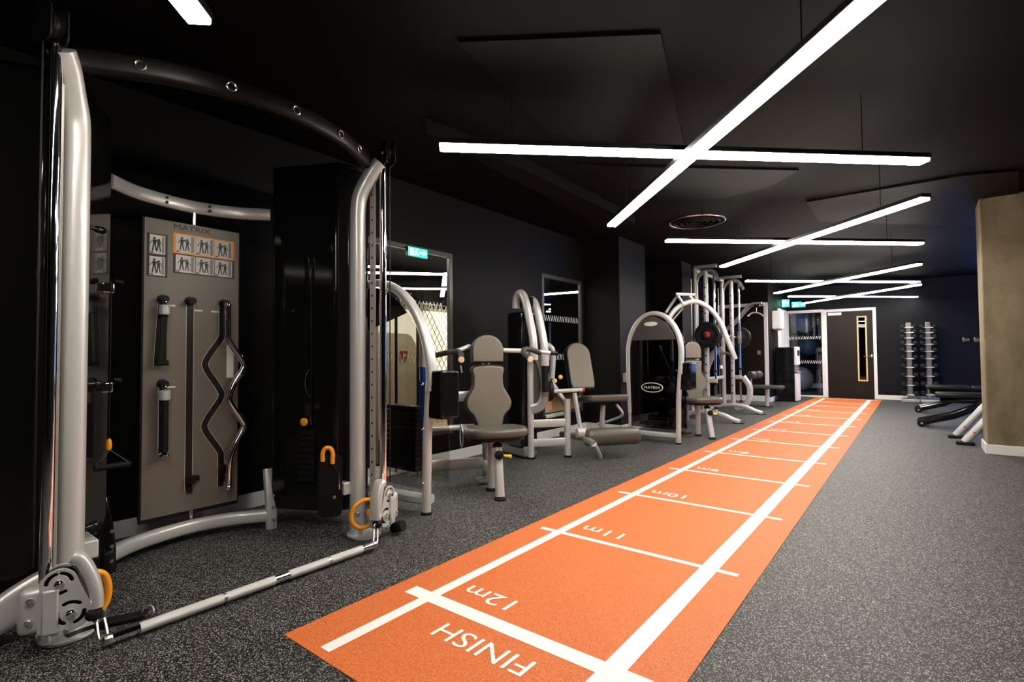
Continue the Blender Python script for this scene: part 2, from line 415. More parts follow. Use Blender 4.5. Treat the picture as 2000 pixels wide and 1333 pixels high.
# room beyond the glazing
NX = -7.4
struct(G().mm((NX, -1, -.1), (WX-.035, 12.1, 0)).build('floor_beyond', 'floor_wood', smooth=False))
struct(G().mm((NX, -1, CEIL), (WX-.035, 12.1, CEIL+.1)).build('ceiling_beyond', 'ceiling', smooth=False))
struct(G().mm((NX-.1, -1, 0), (NX, 12.1, CEIL)).build('wall_beyond', 'wall_navy', smooth=False))
struct(G().mm((NX, -1.1, 0), (WX-.035, -1, CEIL)).build('wall_beyond_near', 'wall', smooth=False))
struct(G().mm((NX, 12.1, 0), (-5.3, 12.2, CEIL)).mm((-4.0, 12.1, 0), (WX, 12.2, CEIL)).mm((-5.3, 12.1, 0), (-4.0, 12.2, .5)).mm((-5.3, 12.1, 1.9), (-4.0, 12.2, CEIL)).build('wall_beyond_far', 'wall_navy', smooth=False))

# ------------------------------------------------------------------ running track on the floor
TX0, TX1, TY0, TY1 = -1.846, -.58, .985, 13.78
tk = thing('running_track', ((TX0+TX1)/2, (TY0+TY1)/2, 0), 'orange rubber sprint track with white lane lines and metre numbers', 'track')
G().mm((TX0, TY0, 0), (TX1, TY1, .003)).build('track_surface', 'track', tk, smooth=False)
XL, XR, Y12 = -1.637, -.7905, 1.511
for x, w, y0 in ((XL, .052, 1.02), (XR, .078, 1.02)):
    G().mm((x-w/2, y0, .003), (x+w/2, 13.55, .0042)).build('lane_line', 'line_white', tk, smooth=False)
for k in range(13):
    y = Y12+(12-k); wd_ = .07 if k == 12 else .034
    G().mm((XL-.12, y-wd_/2, .003), (XR+.13, y+wd_/2, .0044)).build('metre_line', 'line_white', tk, smooth=False)
    if k: text_fit(f'{k}m', .25 if k > 9 else .19, .092, (-1.435 if k > 9 else -1.46, y+.145, .0042), (-1, 0, 0), (0, -1, 0)).build('metre_number', 'line_white', tk, smooth=False)
text_fit('FINISH', .415, .095, (-1.213, Y12-.154, .0042), (-1, 0, 0), (0, -1, 0)).build('finish_lettering', 'line_white', tk, smooth=False)

# ------------------------------------------------------------------ ceiling lights (light bars in crossing pairs)
LZ = 2.20
def light_bar(a, b, label, group='hanging light bars over the track', z=LZ):
    a = V((a[0], a[1], z)); b = V((b[0], b[1], z)); c = (a+b)/2; d = (b-a).normalized(); n = Z3.cross(d); L = (b-a).length
    r = thing('light_bar', c, label, 'ceiling light', group)
    G().box(c+Z3*.022, (L, .086, .030), (d, n, Z3)).build('housing', 'black', r, bevel=.004, smooth=False)
    df = G().box(c, (L-.01, .080, .028), (d, n, Z3)).build('diffuser', 'tube_light', r, bevel=.008)  # made wider than the tube to include its bloom
    for s in (-.36, .36): G().cyl(c+d*(L*s)+Z3*.04, (c+d*(L*s)).xy.to_3d()+Z3*CEIL, .003, 6).build('hanging_wire', 'black', r)
    return r
def px_light(p, q, label):
    z = LZ-.062 if 'diagonal' in label else LZ
    return light_bar(atZ(*p, z), atZ(*q, z), label, z=z)
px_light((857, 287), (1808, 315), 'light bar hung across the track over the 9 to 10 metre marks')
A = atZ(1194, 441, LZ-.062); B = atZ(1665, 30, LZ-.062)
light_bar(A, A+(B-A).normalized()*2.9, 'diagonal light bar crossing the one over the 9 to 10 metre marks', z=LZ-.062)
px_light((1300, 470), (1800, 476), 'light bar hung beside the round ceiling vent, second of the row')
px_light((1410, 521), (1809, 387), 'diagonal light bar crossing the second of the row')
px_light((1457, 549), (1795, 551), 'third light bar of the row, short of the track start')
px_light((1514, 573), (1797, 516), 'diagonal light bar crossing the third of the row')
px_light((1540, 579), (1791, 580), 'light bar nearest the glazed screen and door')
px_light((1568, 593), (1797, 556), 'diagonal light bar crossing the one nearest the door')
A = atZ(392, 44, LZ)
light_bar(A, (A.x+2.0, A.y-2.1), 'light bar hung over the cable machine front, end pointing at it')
# light bars added to light the neighbour room
light_bar((-4.1, 2.2), (-4.1, 5.0), 'added light bar in the room behind the near window', 'added light bars beyond the windows')
light_bar((-6.3, 4.0), (-4.4, 6.2), 'added diagonal light bar in the room behind the windows', 'added light bars beyond the windows')
light_bar((-6.6, 8.0), (-4.4, 8.3), 'added light bar in the room behind the far window', 'added light bars beyond the windows')

# ceiling details
def vent(px, py, R, label):
    c = atZ(px, py, CEIL); r = thing('ceiling_vent', (c.x, c.y, CEIL), label, 'vent', 'round ceiling vents')
    c = V((c.x, c.y, CEIL))
    G().torus(c-Z3*.008, Z3, R, .012, seg=40).build('outer_ring', 'steel', r)
    for k in range(1, 5): G().torus(c-Z3*(.02-.003*k), Z3, R*(1-k*.2), .014, seg=36, tseg=6).build('louvre_ring', 'ceiling_panel', r)
vent(1361, 432, .31, 'large round black ceiling vent with a bright rim'); vent(1607, 566, .25, 'small round ceiling vent beside the third pair of light bars')
def raft(pts, t, label):
    g = G(); P = [atZ(x, y, CEIL) for x, y in pts]; c = sum(P, V())/len(P)
    o = g.quad3([V((p.x, p.y, CEIL)) for p in P], (0, 0, -1), t).build('ceiling_panel', 'ceiling_panel', at=(c.x, c.y, CEIL), smooth=False)
    tag(o, label, 'ceiling panel')
raft([(895, 76), (1068, 252), (1340, 300), (1290, 60)], .018, 'dark ceiling panel behind the longest light bar')
raft([(830, 230), (1185, 432), (1240, 420), (1010, 300)], .10, 'dark boxed ceiling duct near the left wall')
P = [(1415, 382), (1460, 374), (1505, 362), (1545, 348), (1580, 330), (1840, 345), (1575, 392)]
raft([(1575, 392), (1880, 340), (1990, 330), (1990, 430), (1900, 440), (1600, 430)], .018, 'dark ceiling panel beyond the first crossing lights')
raft([(1120, 318), (1200, 322), (1560, 330), (1500, 364), (1415, 384), (1300, 392)], .014, 'dark curved-edge ceiling panel above the round vent')
# ------------------------------------------------------------------ concrete column
cx0, cy0 = .555, 7.03
col = struct(G().mm((cx0, cy0, 0), (cx0+1.1, cy0+.42, CEIL)).build('wall_column', 'concrete', bevel=.012, smooth=False)); col['label'] = 'bare concrete column on the right with a white skirting'
trim('baseboard_column', (cx0-.016, cy0-.016, 0), (cx0+1.1, cy0, .095)); trim('baseboard_column', (cx0-.016, cy0, 0), (cx0, cy0+.42, .095))
# window on right wall behind column
wr = struct(G().mm((RX, 8.6, .35), (RX+.1, 8.68, 2.3)).mm((RX, 13.12, .35), (RX+.1, 13.2, 2.3)).mm((RX, 8.68, .35), (RX+.1, 13.12, .42)).mm((RX, 8.68, 2.23), (RX+.1, 13.12, 2.3)).build('window_3', 'white', smooth=False))
for i in range(4):
    y0 = 8.68+i*1.11; G().mm((RX+.04, y0, .42), (RX+.05, y0+1.11, 2.23)).build('pane', 'glass', wr, smooth=False)
for i in range(1, 4): G().mm((RX, 8.66+i*1.11, .42), (RX+.08, 8.70+i*1.11, 2.23)).build('mullion', 'white', wr, smooth=False)
sk = G().mm((RX+.5, 8.0, -.2), (RX+.52, 13.8, 3.0)).build('window_3_backdrop', 'daylight', smooth=False); struct(sk); sk['label'] = 'bright blue daylight outside the right window'

# ------------------------------------------------------------------ end wall: door and glazed screen
d = G(); y0, y1 = ENDY-.02, ENDY+.12; fw_ = .062
d.mm((DL, y0, 0), (DL+fw_, y1, DT)).mm((DR-fw_, y0, 0), (DR, y1, DT)).mm((DL+fw_, y0, DT-fw_), (DR-fw_, y1, DT))
door = struct(d.build('door_1', 'white', bevel=.004, smooth=False)); door['label'] = 'dark brown door with white frame and slim oak-beaded vision panel'
vx0, vx1, vz0, vz1 = -.985, -.86, .42, 1.83
lf = G(); a0, a1, b1 = DL+fw_+.004, DR-fw_-.004, DT-fw_-.004; yy0, yy1 = ENDY+.01, ENDY+.054
lf.mm((a0, yy0, .008), (vx0, yy1, b1)).mm((vx1, yy0, .008), (a1, yy1, b1)).mm((vx0, yy0, .008), (vx1, yy1, vz0)).mm((vx0, yy0, vz1), (vx1, yy1, b1))
leaf = lf.build('door_leaf', 'door_wood', door, smooth=False)
G().mm((vx0-.03, yy0-.012, vz0-.03), (vx0, yy0, vz1+.03)).mm((vx1, yy0-.012, vz0-.03), (vx1+.03, yy0, vz1+.03)).mm((vx0, yy0-.012, vz0-.03), (vx1, yy0, vz0)).mm((vx0, yy0-.012, vz1), (vx1, yy0, vz1+.03)).build('oak_bead', 'oak', leaf, bevel=.003, smooth=False)
G().mm((vx0, yy0+.018, vz0), (vx1, yy0+.024, vz1)).build('vision_pane', 'glass', leaf, smooth=False)
hx = -.755; h = G().lathe((hx, yy0, .955), (0, -1, 0), [(.028, 0), (.028, .008), (.012, .010), (.011, .05)], 16); h.tube([(hx, yy0-.045, .955), (hx-.06, yy0-.05, .955), (hx-.14, yy0-.045, .957)], .010, 10); h.build('lever_handle', 'chrome', leaf)
G().lathe((hx, yy0, .82), (0, -1, 0), [(.026, 0), (.026, .008)], 16).build('lock_escutcheon', 'black', leaf)
G().mm((DL+.09, yy0-.05, 1.90), (DL+.36, yy0, 1.965)).build('door_closer', 'white', leaf, bevel=.006, smooth=False)
s = G(); s.mm((SL, y0, DT-.05), (DL, y1, DT+.012)).mm((SL, y0, 0), (SL+.03, y1, DT-.05)).mm((DL-.045, y0+.02, .03), (DL, y1, DT-.05)).mm((SL+.03, y0+.02, 0), (DL-.0, y1, .03))
scr = struct(s.build('window_4', 'white', smooth=False)); scr['label'] = 'full-height glazed screen beside the brown door'
G().mm((SL+.03, ENDY+.05, .03), (DL-.045, ENDY+.056, DT-.05)).build('pane', 'glass', scr, smooth=False)
g = G().mm((1.10, ENDY-.01, .5), (1.16, ENDY+.1, 2.1)).mm((2.14, ENDY-.01, .5), (2.2, ENDY+.1, 2.1)).mm((1.16, ENDY-.01, .5), (2.14, ENDY+.1, .56)).mm((1.16, ENDY-.01, 2.04), (2.14, ENDY+.1, 2.1))
w7 = struct(g.build('window_7', 'white', smooth=False))
G().mm((1.16, ENDY+.04, .56), (2.14, ENDY+.046, 2.04)).build('pane', 'glass', w7, smooth=False)
G().mm((1.62, ENDY, .56), (1.68, ENDY+.08, 2.04)).build('mullion', 'white', w7, smooth=False)
sk3 = struct(G().mm((.8, ENDY+.5, 0), (2.6, ENDY+.52, 2.5)).build('window_7_backdrop', 'daylight', smooth=False)); sk3['label'] = 'blue daylight outside the end window'
for z in (1.40, .82):
    g = G(); x = SL+.06; i = 0
    while x < DL-.09:
        sgn = 1 if i % 2 else -1
        for dd in (-1, 1):
            A = V((x, ENDY+.049, z+sgn*.035)); B = V((x+dd*.022, ENDY+.049, z-sgn*.035)); u = V((.005, 0, 0)); g.quad3([A-u, A+u, B+u, B-u], (0, -1, 0), .001)
        x += .062; i += 1
    g.build('chevron_strip', 'print_white', scr, smooth=False)
# studio behind the screen
struct(G().mm((-4.2, ENDY+.15, -.1), (.6, 17.6, 0)).build('floor_studio', 'rubber_floor', smooth=False))
struct(G().mm((-4.2, 17.6, 0), (.6, 17.7, CEIL)).build('wall_studio', 'wall_navy', smooth=False))
struct(G().mm((-4.3, ENDY+.15, 0), (-4.2, 17.6, CEIL)).build('wall_studio_side', 'wall_navy', smooth=False)); struct(G().mm((.6, ENDY+.15, 0), (.7, 17.6, CEIL)).build('wall_studio_right', 'wall_navy', smooth=False))
struct(G().mm((-4.2, ENDY+.15, CEIL), (.6, 17.7, CEIL+.1)).build('ceiling_studio', 'ceiling', smooth=False))
trim('baseboard_studio', (-4.2, 17.58, 0), (.6, 17.6, .14))
def ball(px, py, Y, R, mat, label, z=None):
    c = atY(px, py, Y)
    if z is not None: c.z = z
    o = G().ball((c.x, c.y, c.z), R, 20).build('exercise_ball', mat, at=(c.x, c.y, c.z-R)); tag(o, label, 'exercise ball', 'exercise balls in the studio'); return c
rk = thing('ball_rack', (-3.05, 16.9, 0), 'tall black ball rack behind the glazed screen', 'rack')
for x in (-3.55, -2.55):
    G().cyl((x, 17.2, 0), (x, 17.2, 2.2), .02, 8).build('upright', 'black', rk)
    G().cyl((x, 16.6, .02), (x, 17.3, .02), .02, 8).build('foot', 'black', rk)
for z in (.42, .95, 1.62):
    for y in (16.65, 17.05): G().cyl((-3.6, y, z), (-2.5, y, z), .014, 8).build('shelf_rail', 'black', rk)
    for x in (-3.55, -2.55): G().cyl((x, 16.65, z), (x, 17.2, z), .014, 8).build('shelf_arm', 'black', rk)
ball(1572, 624, 16.85, .30, 'grey_ball', 'pale grey exercise ball on the top shelf of the ball rack', z=1.93); ball(1580, 655, 16.85, .27, 'green_ball', 'dark exercise ball on the middle shelf of the ball rack', z=1.235)
ball(1563, 732, 16.0, .33, 'grey_ball', 'pale exercise ball standing on the studio floor', z=.33)
o = G().mm((-2.25, 17.55, 1.08), (-2.02, 17.6, 1.2)).build('wall_notice', 'white', at=(-2.13, 17.58, 1.08), smooth=False); tag(o, 'small white notice on the studio back wall', 'notice')

# alcove dark door
y0 = 11.95
g = G().mm((-3.47, y0-.03, 0), (-3.40, y0, 2.12)).mm((-2.515, y0-.03, 0), (-2.44, y0, 2.12)).mm((-3.40, y0-.03, 2.05), (-2.515, y0, 2.12))
dr = struct(g.build('door_2', 'white', bevel=.004, smooth=False)); dr['label'] = 'dark flush door with cream frame and small sign behind the pulldown machine'
lf2 = G().mm((-3.396, y0-.024, .01), (-2.519, y0, 2.046)).build('door_leaf', 'door_wood', dr, smooth=False)
sg = G().mm((-2.66, y0-.030, 1.0), (-2.58, y0-.024, 1.11)).build('door_sign', 'print_black', lf2, smooth=False)
g = G()
for q in (-2.64, -2.605): g.cyl((q, y0-.030, 1.085), (q, y0-.032, 1.085), .009, 8); g.mm((q-.010, y0-.032, 1.045), (q+.010, y0-.030, 1.072))
g.mm((-2.65, y0-.032, 1.015), (-2.59, y0-.030, 1.03)); g.build('door_symbol', 'print_white', lf2, smooth=False)
G().mm((-3.40, y0-.040, .01), (-2.51, y0-.024, .13)).build('kick_plate', 'white', lf2, smooth=False)
# white door in the return wall
g = G(); X = -2.43
g.mm((X, 12.86, 0), (X+.03, 12.94, 2.06)).mm((X, 13.70, 0), (X+.03, 13.78, 2.06)).mm((X, 12.94, 1.98), (X+.03, 13.70, 2.06))
dw = struct(g.build('door_3', 'white', bevel=.004, smooth=False)); dw['label'] = 'white door with cream frame in the return wall behind the cooler'
lw = G().mm((X, 12.945, .01), (X+.018, 13.695, 1.975)).build('door_leaf', 'white', dw, smooth=False)
G().mm((X+.018, 13.02, .05), (X+.022, 13.16, 1.55)).build('door_panel', 'cream', lw, smooth=False)
G().lathe((X+.018, 13.6, 1.0), (1, 0, 0), [(.02, 0), (.02, .01), (.01, .012), (.01, .05), (.022, .055), (.022, .075)], 12).build('door_knob', 'steel', lw)

# exit signs
def exit_sign(c, xd, n, w, h, label, lit=True):
    c = V(c); xd = V(xd).normalized(); n = V(n).normalized()
    r = thing('exit_sign', c, label, 'exit sign')
    G().box(c, (w, .03, h), (xd, n, Z3)).build('casing', 'black', r, bevel=.003, smooth=False)
    f = G().box(c+n*.0165, (w*.96, .004, h*.92), (xd, n, Z3)).build('lit_face', 'exit_green', r, smooth=False)
    F = c+n*.0195; e = lambda a, b: F+xd*(a*w)+Z3*(b*h)
    g = G(); t = .0012
    g.quad3([e(-.40, -.36), e(-.22, -.36), e(-.22, .34), e(-.40, .34)], n, t)          # doorway
    g.build('doorway_symbol', 'exit_white', f, smooth=False)
    g = G()
    g.quad3([e(.08, -.07), e(.26, -.07), e(.26, -.26), e(.42, .02), e(.26, .30), e(.26, .11), e(.08, .11)], n, t)
    g.build('arrow_symbol', 'exit_white', f, smooth=False)
    g = G(); g.lathe(e(-.06, .28), n, [(h*.09, 0), (h*.09, t)], 10)
    g.quad3([e(-.14, .16), e(-.03, .18), e(-.05, -.05), e(-.14, -.06)], n, t); g.quad3([e(-.14, -.06), e(-.08, -.06), e(-.16, -.36), e(-.21, -.36)], n, t); g.quad3([e(-.09, -.05), e(-.04, -.06), e(.03, -.34), e(-.02, -.36)], n, t)
    g.build('runner_symbol', 'exit_white', f, smooth=False)
    return r
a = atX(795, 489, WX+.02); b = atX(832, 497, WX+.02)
c = (a+b)/2; exit_sign((WX+.02, c.y, c.z-.005), (0, 1, 0), (1, 0, 0), .235, .085, 'green exit sign standing in for a sign reflected in the near window')  # mirror image in the window glass, modelled as a sign
e = exit_sign((-2.34, 13.35, 2.20), (1, 0, 0), (0, -1, 0), .16, .19, 'lit green exit sign over the white door')
e = exit_sign((-2.16, 13.90, 2.20), (1, 0, 0), (0, -1, 0), .30, .14, 'lit green exit sign over the glazed screen')
# towel dispenser on the return wall
td = thing('towel_dispenser', (-2.33, 12.5, 1.56), 'white paper towel dispenser on the wall above the cooler', 'dispenser')
G().mm((-2.43, 12.25, 1.56), (-2.24, 12.56, 1.96)).build('case', 'white', td, bevel=.02)
G().mm((-2.40, 12.30, 1.535), (-2.28, 12.51, 1.56)).build('chute', 'silver_dark', td, smooth=False)
G().quad3([(-2.33, 12.33, 1.54), (-2.33, 12.48, 1.54), (-2.33, 12.44, 1.42), (-2.33, 12.37, 1.43)], (1, 0, 0), .002).build('paper_towel', 'white', td, smooth=False)
# water cooler cabinet
wc = thing('water_cooler', (-2.18, 12.45, 0), 'tall black floor-standing water cooler with pale front edge', 'water cooler')
cl = atY(1514, 700, 12.28).x; cr = atY(1551, 700, 12.28).x
G().mm((cl, 12.28, .02), (cr, 12.66, 1.16)).build('cabinet', 'black_gloss', wc, bevel=.01)
G().mm((cr, 12.28, .02), (cr+.05, 12.66, .60)).build('lower_front', 'white', wc, bevel=.008)
G().mm((cr, 12.28, .78), (cr+.05, 12.66, 1.17)).build('upper_front', 'white', wc, bevel=.012)
G().mm((cr, 12.30, .62), (cr+.035, 12.64, .78)).build('dispensing_recess', 'silver_dark', wc, bevel=.004)
G().mm((cr+.0, 12.33, .62), (cr+.075, 12.61, .645)).build('drip_tray', 'steel', wc, bevel=.004)
for y in (12.40, 12.54): G().cyl((cr+.03, y, .79), (cr+.03, y, .73), .012, 10).build('tap', 'black', wc)
G().mm((cr+.05, 12.35, .98), (cr+.054, 12.59, 1.10)).build('control_panel', 'black', wc, smooth=False)
# wall socket boxes
sb = G().mm((-3.05, 6.26, .66), (-2.99, 6.40, .78)).build('wall_dispenser', 'white', at=(-3.02, 6.33, .66), bevel=.008); tag(sb, 'small white dispenser box on the dark pier', 'dispenser')

# behind the near window: curved cream partition, call point, mesh screen
cp = thing('partition', (-4.9, 3.6, 0), 'cream partition with rounded top corner behind the near window', 'partition')
ol = [(-.6, 0), (1.05, 0), (1.05, .98)]+arcp((.87, .98), .18, .30, 0, 90, 8)[1:]+[(-.6, 1.30)]
plate(ol, [], .08, .006, (-4.9, atX(816, 700, -4.86).y-1.05, .02), (0, 1, 0), (0, 0, 1)).build('board', 'cream', cp)
a = atX(787, 694, -4.855)
r = thing('call_point', (a.x, a.y, a.z-.05), 'small red fire call point on the cream partition', 'call point')
G().mm((a.x, a.y-.05, a.z-.05), (a.x+.03, a.y+.05, a.z+.05)).build('case', 'red', r, bevel=.005)
G().mm((a.x+.03, a.y-.024, a.z-.018), (a.x+.033, a.y+.024, a.z+.018)).build('break_glass', 'print_white', r, smooth=False)
lb = struct(G().mm((NX, .5, .55), (NX+.06, 7.8, 1.95)).build('glow_panel', 'white', smooth=False)); lb['label'] = 'glowing white panel standing in for the lit far wall of the next room'  # glowing panel added in place of a lit white wall
for i in range(6): G().mm((NX+.06, .56+i*1.2, .61), (NX+.065, 1.72+i*1.2, 1.89)).build('glow_pane', 'wall_glow', lb, smooth=False)  # emissive faces of the added panel
ms = thing('mesh_screen', (-4.4, 4.45, 0), 'expanded metal mesh screen standing behind the near window', 'screen')
g = G(); y0, y1, z0, z1 = 3.95, 4.95, .25, 1.62; st = .075
for i in range(-40, 30):
    for sgn in (1, -1):
        pts = []
        yA = y0+i*st if sgn > 0 else y0+(i+32)*st-(z1-z0)*0
        A = V((-4.4, y0+i*st, z0)); 
        # clip 55 degree line to rectangle
        k = .62
        f0 = lambda z: y0+i*st+k*(z-z0) if sgn > 0 else y1-i*st-k*(z-z0)
        zs = [z0+(z1-z0)*q/40 for q in range(41)]; zs = [z for z in zs if y0 <= f0(z) <= y1]
        if len(zs) > 1: g.cyl((-4.4, f0(zs[0]), zs[0]), (-4.4, f0(zs[-1]), zs[-1]), .0045, 4)
mo = g.build('mesh_wires', 'oak', ms); mo['kind'] = 'stuff'
g = G().tube([(-4.4, y0, 0), (-4.4, y0, z1), (-4.4, y1, z1), (-4.4, y1, 0)], .018, 8); g.build('frame', 'silver_dark', ms)
for y in (y0, y1): G().mm((-4.65, y-.03, 0), (-4.15, y+.03, .03)).build('foot', 'silver_dark', ms, smooth=False)
# blue-lit window behind the far glazing
g = G(); X0, X1, Yw, z0, z1 = -5.3, -4.0, 12.1, .5, 1.9
for x in (X0, X1-.05): g.mm((x, Yw-.02, z0), (x+.05, Yw+.06, z1))
for z in (z0, z1-.05): g.mm((X0+.05, Yw-.02, z), (X1-.05, Yw+.06, z+.05))
w6 = struct(g.build('window_6', 'silver_dark', smooth=False))
for i in range(1, 4): G().mm((X0+i*.325-.012, Yw, z0+.05), (X0+i*.325+.012, Yw+.04, z1-.05)).build('mullion', 'silver_dark', w6, smooth=False)
G().mm((X0+.05, Yw+.02, z0+.05), (X1-.05, Yw+.026, z1-.05)).build('pane', 'glass', w6, smooth=False)
sk2 = struct(G().mm((X0-.5, Yw+.4, 0), (X1+.4, Yw+.42, 2.4)).build('window_6_backdrop', 'daylight', smooth=False)); sk2['label'] = 'blue daylight outside the next room window'

# ================================================================== CABLE MACHINE (near left)
YC = 1.15
cm = thing('cable_machine', (-2.9, YC, 0), 'large dual-pulley cable machine with silver columns and accessory board', 'exercise machine')
def S(x, off, z, s): return V((x, YC+s*off, z))
for s in (-1, 1):
    # column
    path = [S(-2.54, .64, .01, s), S(-2.54, .64, .5, s), S(-2.54, .64, 1.2, s), S(-2.54, .64, 1.84, s)]+spline([S(-2.54, .64, 1.86, s), S(-2.53, .645, 1.95, s), S(-2.50, .665, 2.03, s), S(-2.455, .69, 2.11, s), S(-2.43, .71, 2.15, s)], 5)[1:]
    G().tube(path, .044, 24).build('column', 'silver', cm)
    bp_ = plate(rrect(.20, .16, .07, 8), [], .012, .003, S(-2.50, .655, .007, s), (1, 0, 0), (0, 1, 0)).build('base_plate', 'silver', cm)
    # rail and rods
    rl = G().mm(S(-2.50, .693, .05, s), S(-2.455, .703, 2.12, s)).build('guide_rail', 'tower_post', cm, bevel=.002, smooth=False)
    g = G()
    for k in range(24): g.cyl(S(-2.478, .6935, .34+k*.074, s), S(-2.478, .6915, .34+k*.074, s), .0075, 10)
    g.build('adjustment_holes', 'print_black', rl, smooth=False)
    G().cyl(S(-2.42, .727, .03, s), S(-2.42, .727, 2.16, s), .020, 20).build('guide_rod', 'chrome', cm)
    G().cyl(S(-2.405, .765, .3, s), S(-2.405, .765, 2.2, s), .0035, 8).build('cable', 'black', cm)
    G().cyl(S(-2.60, .655, .25, s), S(-2.60, .655, 2.0, s), .012, 10).build('rear_rod', 'black_gloss', cm)
    # top pulley
    tp = S(-2.40, .745, 2.21, s); ax = V((.3, s*.95, 0)).normalized()
    G().lathe(tp-ax*.018, ax, [(.055, 0), (.058, .004), (.046, .012), (.046, .024), (.058, .032), (.055, .036)], 24).build('top_pulley', 'black', cm)
    br = plate(rrect(.11, .14, .03), [], .006, .001, tp-ax*.026, (ax.y, -ax.x, 0), (0, 0, 1)).build('pulley_bracket', 'black', cm); bolt(tp-ax*.030, -ax, .012, br)
    plate(rrect(.11, .14, .03), [], .006, .001, tp+ax*.026, (ax.y, -ax.x, 0), (0, 0, 1)).build('pulley_bracket', 'black', cm)
    # knob stops on column
    bolt(S(-2.505, .612, .13, s), (.6, -s*.8, 0), .012, cm)
    # pulley carriage at the bottom
    n = V((.95, s*.3, 0)).normalized(); t = V((-n.y, n.x, 0))*(-s)        # t points inwards (towards the machine middle)
    O = S(-2.36, .70, 0, s)
    cg = G()
    def PL(a, z, d=0): return O+t*a+Z3*z+n*d
    up, lo = (0.0, .245), (.032, .137)
    ang = math.degrees(math.atan2(lo[1]-up[1], lo[0]-up[0]))
    out = arcp(up, .050, .050, ang+90+8, ang+270-82 if False else ang+90+150, 14)
    out = arcp(up, .050, .050, 8, 175, 14)+[(-.055, .20), (-.06, .19)]+[(-.055, .085)]+arcp((lo[0]-.02, .095), .045, .03, 200, 270, 4)+arcp(lo, .060, .060, -70, 8, 10)
    hol = [crescent(up, .028, .040, a, a+70) for a in (10, 105, 230)]+[crescent(lo, .030, .043, a, a+70) for a in (50, 170, 290)]
    xdir = t; ydir = Z3
    pa = plate(out, hol, .008, .0015, PL(0, 0, .02), xdir, ydir).build('carriage', 'silver', cm)
    plate(out, [], .006, .001, PL(0, 0, -.035), xdir, ydir).build('back_plate', 'silver', pa)
    for (c, R) in ((up, .042), (lo, .050)):
        G().lathe(PL(*c, -.026), n, [(R, 0), (R+.004, .005), (R-.008, .014), (R-.008, .022), (R+.004, .031), (R, .036)], 28).build('pulley_wheel', 'black', pa)
        G().lathe(PL(*c, .024), n, [(.014, 0), (.014, .006), (.010, .008), (.010, .020), (.006, .024)], 6).build('axle_nut', 'chrome', pa)
    # rounded cable guard on the inner side
    gp = spline([PL(.032, .322, -.01), PL(.055, .308, -.008), PL(.082, .25, -.004), PL(.098, .19, 0), PL(.102, .135, 0)], 6)
    G().oval(gp, .020, .032, 16, up=n).build('cable_guard', 'silver', pa)
    # clamp block around the rail
    G().box(PL(-.055, .162, -.02), (.11, .07, .155), (t, n, Z3)).build('clamp_block', 'silver', pa, bevel=.022)
    G().box(PL(-.022, .155, .026), (.045, .016, .15), (t, n, Z3)).build('clamp_rib', 'silver', pa, bevel=.006)
    for (a, z) in ((-.075, .20), (-.078, .128)): bolt(PL(a, z, .014), n, .013, pa, 'chrome')
    bolt(PL(.02, .082, .026), n, .008, pa)
    # rubber ball stop, orange D handle and plunger knob
    G().lathe(PL(.088, .115, .01), t*.6+Z3*-.25+n*.1, [(.008, -.02), (.022, -.012), (.026, .004), (.022, .022), (.010, .030)], 16).build('cable_stop', 'black_rubber', pa)
    hv = V((-.36, -s*.93, 0))*(1.0 if s > 0 else .62); hb = PL(.078 if s > 0 else .072, 0, -.03)
    hp = spline([hb+Z3*.232, hb+hv*.045+Z3*.238, hb+hv*.095+Z3*.215, hb+hv*.118+Z3*.165, hb+hv*.108+Z3*.118, hb+hv*.07+Z3*.090, hb+hv*.025+Z3*.094], 6)
    G().tube(hp, .0115, 12).build('pull_handle', 'orange', pa)
    G().lathe(hb+Z3*.165+hv*.005, hv, [(.006, -.03), (.006, .004), (.012, .008), (.021, .014), (.023, .022), (.016, .028)], 16).build('plunger_knob', 'orange', pa)
    # weight tower (black shroud)
    pts = [(-3.06, .40), (-2.70, .60), (-2.66, .72), (-2.74, .86), (-3.30, .86), (-3.36, .56)]
    poly = [(x, YC+s*o_) for x, o_ in pts]
    if s < 0: poly = poly[::-1]
    tw = G().prism(poly, .11, 2.16).build('weight_tower', 'black_gloss', cm, bevel=.012)
    G().prism([(x*1.0+(.02 if x > -3 else -.01), y) for x, y in poly], 2.16, 2.185).build('tower_cap', 'black', tw, bevel=.005)
    # inner foot bracket of board frame
    fp = [S(-3.05, .395, .0, s), S(-3.05, .395, .10, s), S(-3.08, .40, .22, s), S(-3.12, .41, .34, s)]
    G().oval(fp, .030, .022, 14, up=(1, 0, 0)).build('frame_foot', 'silver' if s > 0 else 'black_gloss', cm)
    for z in (.06, .13, .20): bolt(S(-3.018, .39, z, s), (1, 0, 0), .009, cm)
    # tower outer frame foot
    if s < 0: G().oval(spline([S(-2.56, .68, .19, s), S(-2.56, .76, .155, s), S(-2.56, .86, .10, s), S(-2.56, 1.0, .065, s), S(-2.56, 1.15, .06, s)], 5), .030, .060, 16, up=Z3).build('outrigger', 'silver', cm)
    else: G().cyl(S(-2.40, .78, .03, s), S(-2.33, .80, .05, s), .030, 16).build('rubber_foot', 'black_rubber', cm)
    # link from tower to column
    G().mm(S(-2.70, .55, .24, s), S(-2.54, .60, .31, s)).build('tower_link', 'silver', cm, bevel=.006)
    # guide rods, stack detail in front of tower face
    fd = (V((-2.70, YC+s*.60, 0))-V((-3.06, YC+s*.40, 0))).normalized(); fn = V((fd.y, -fd.x, 0)); 
    if fn.dot(V((1, -s*.6, 0))) < 0: fn = -fn
    fb = V((-3.06, YC+s*.40, 0))
    def TW(a, z, d=.012): return fb+fd*a+fn*d+Z3*z
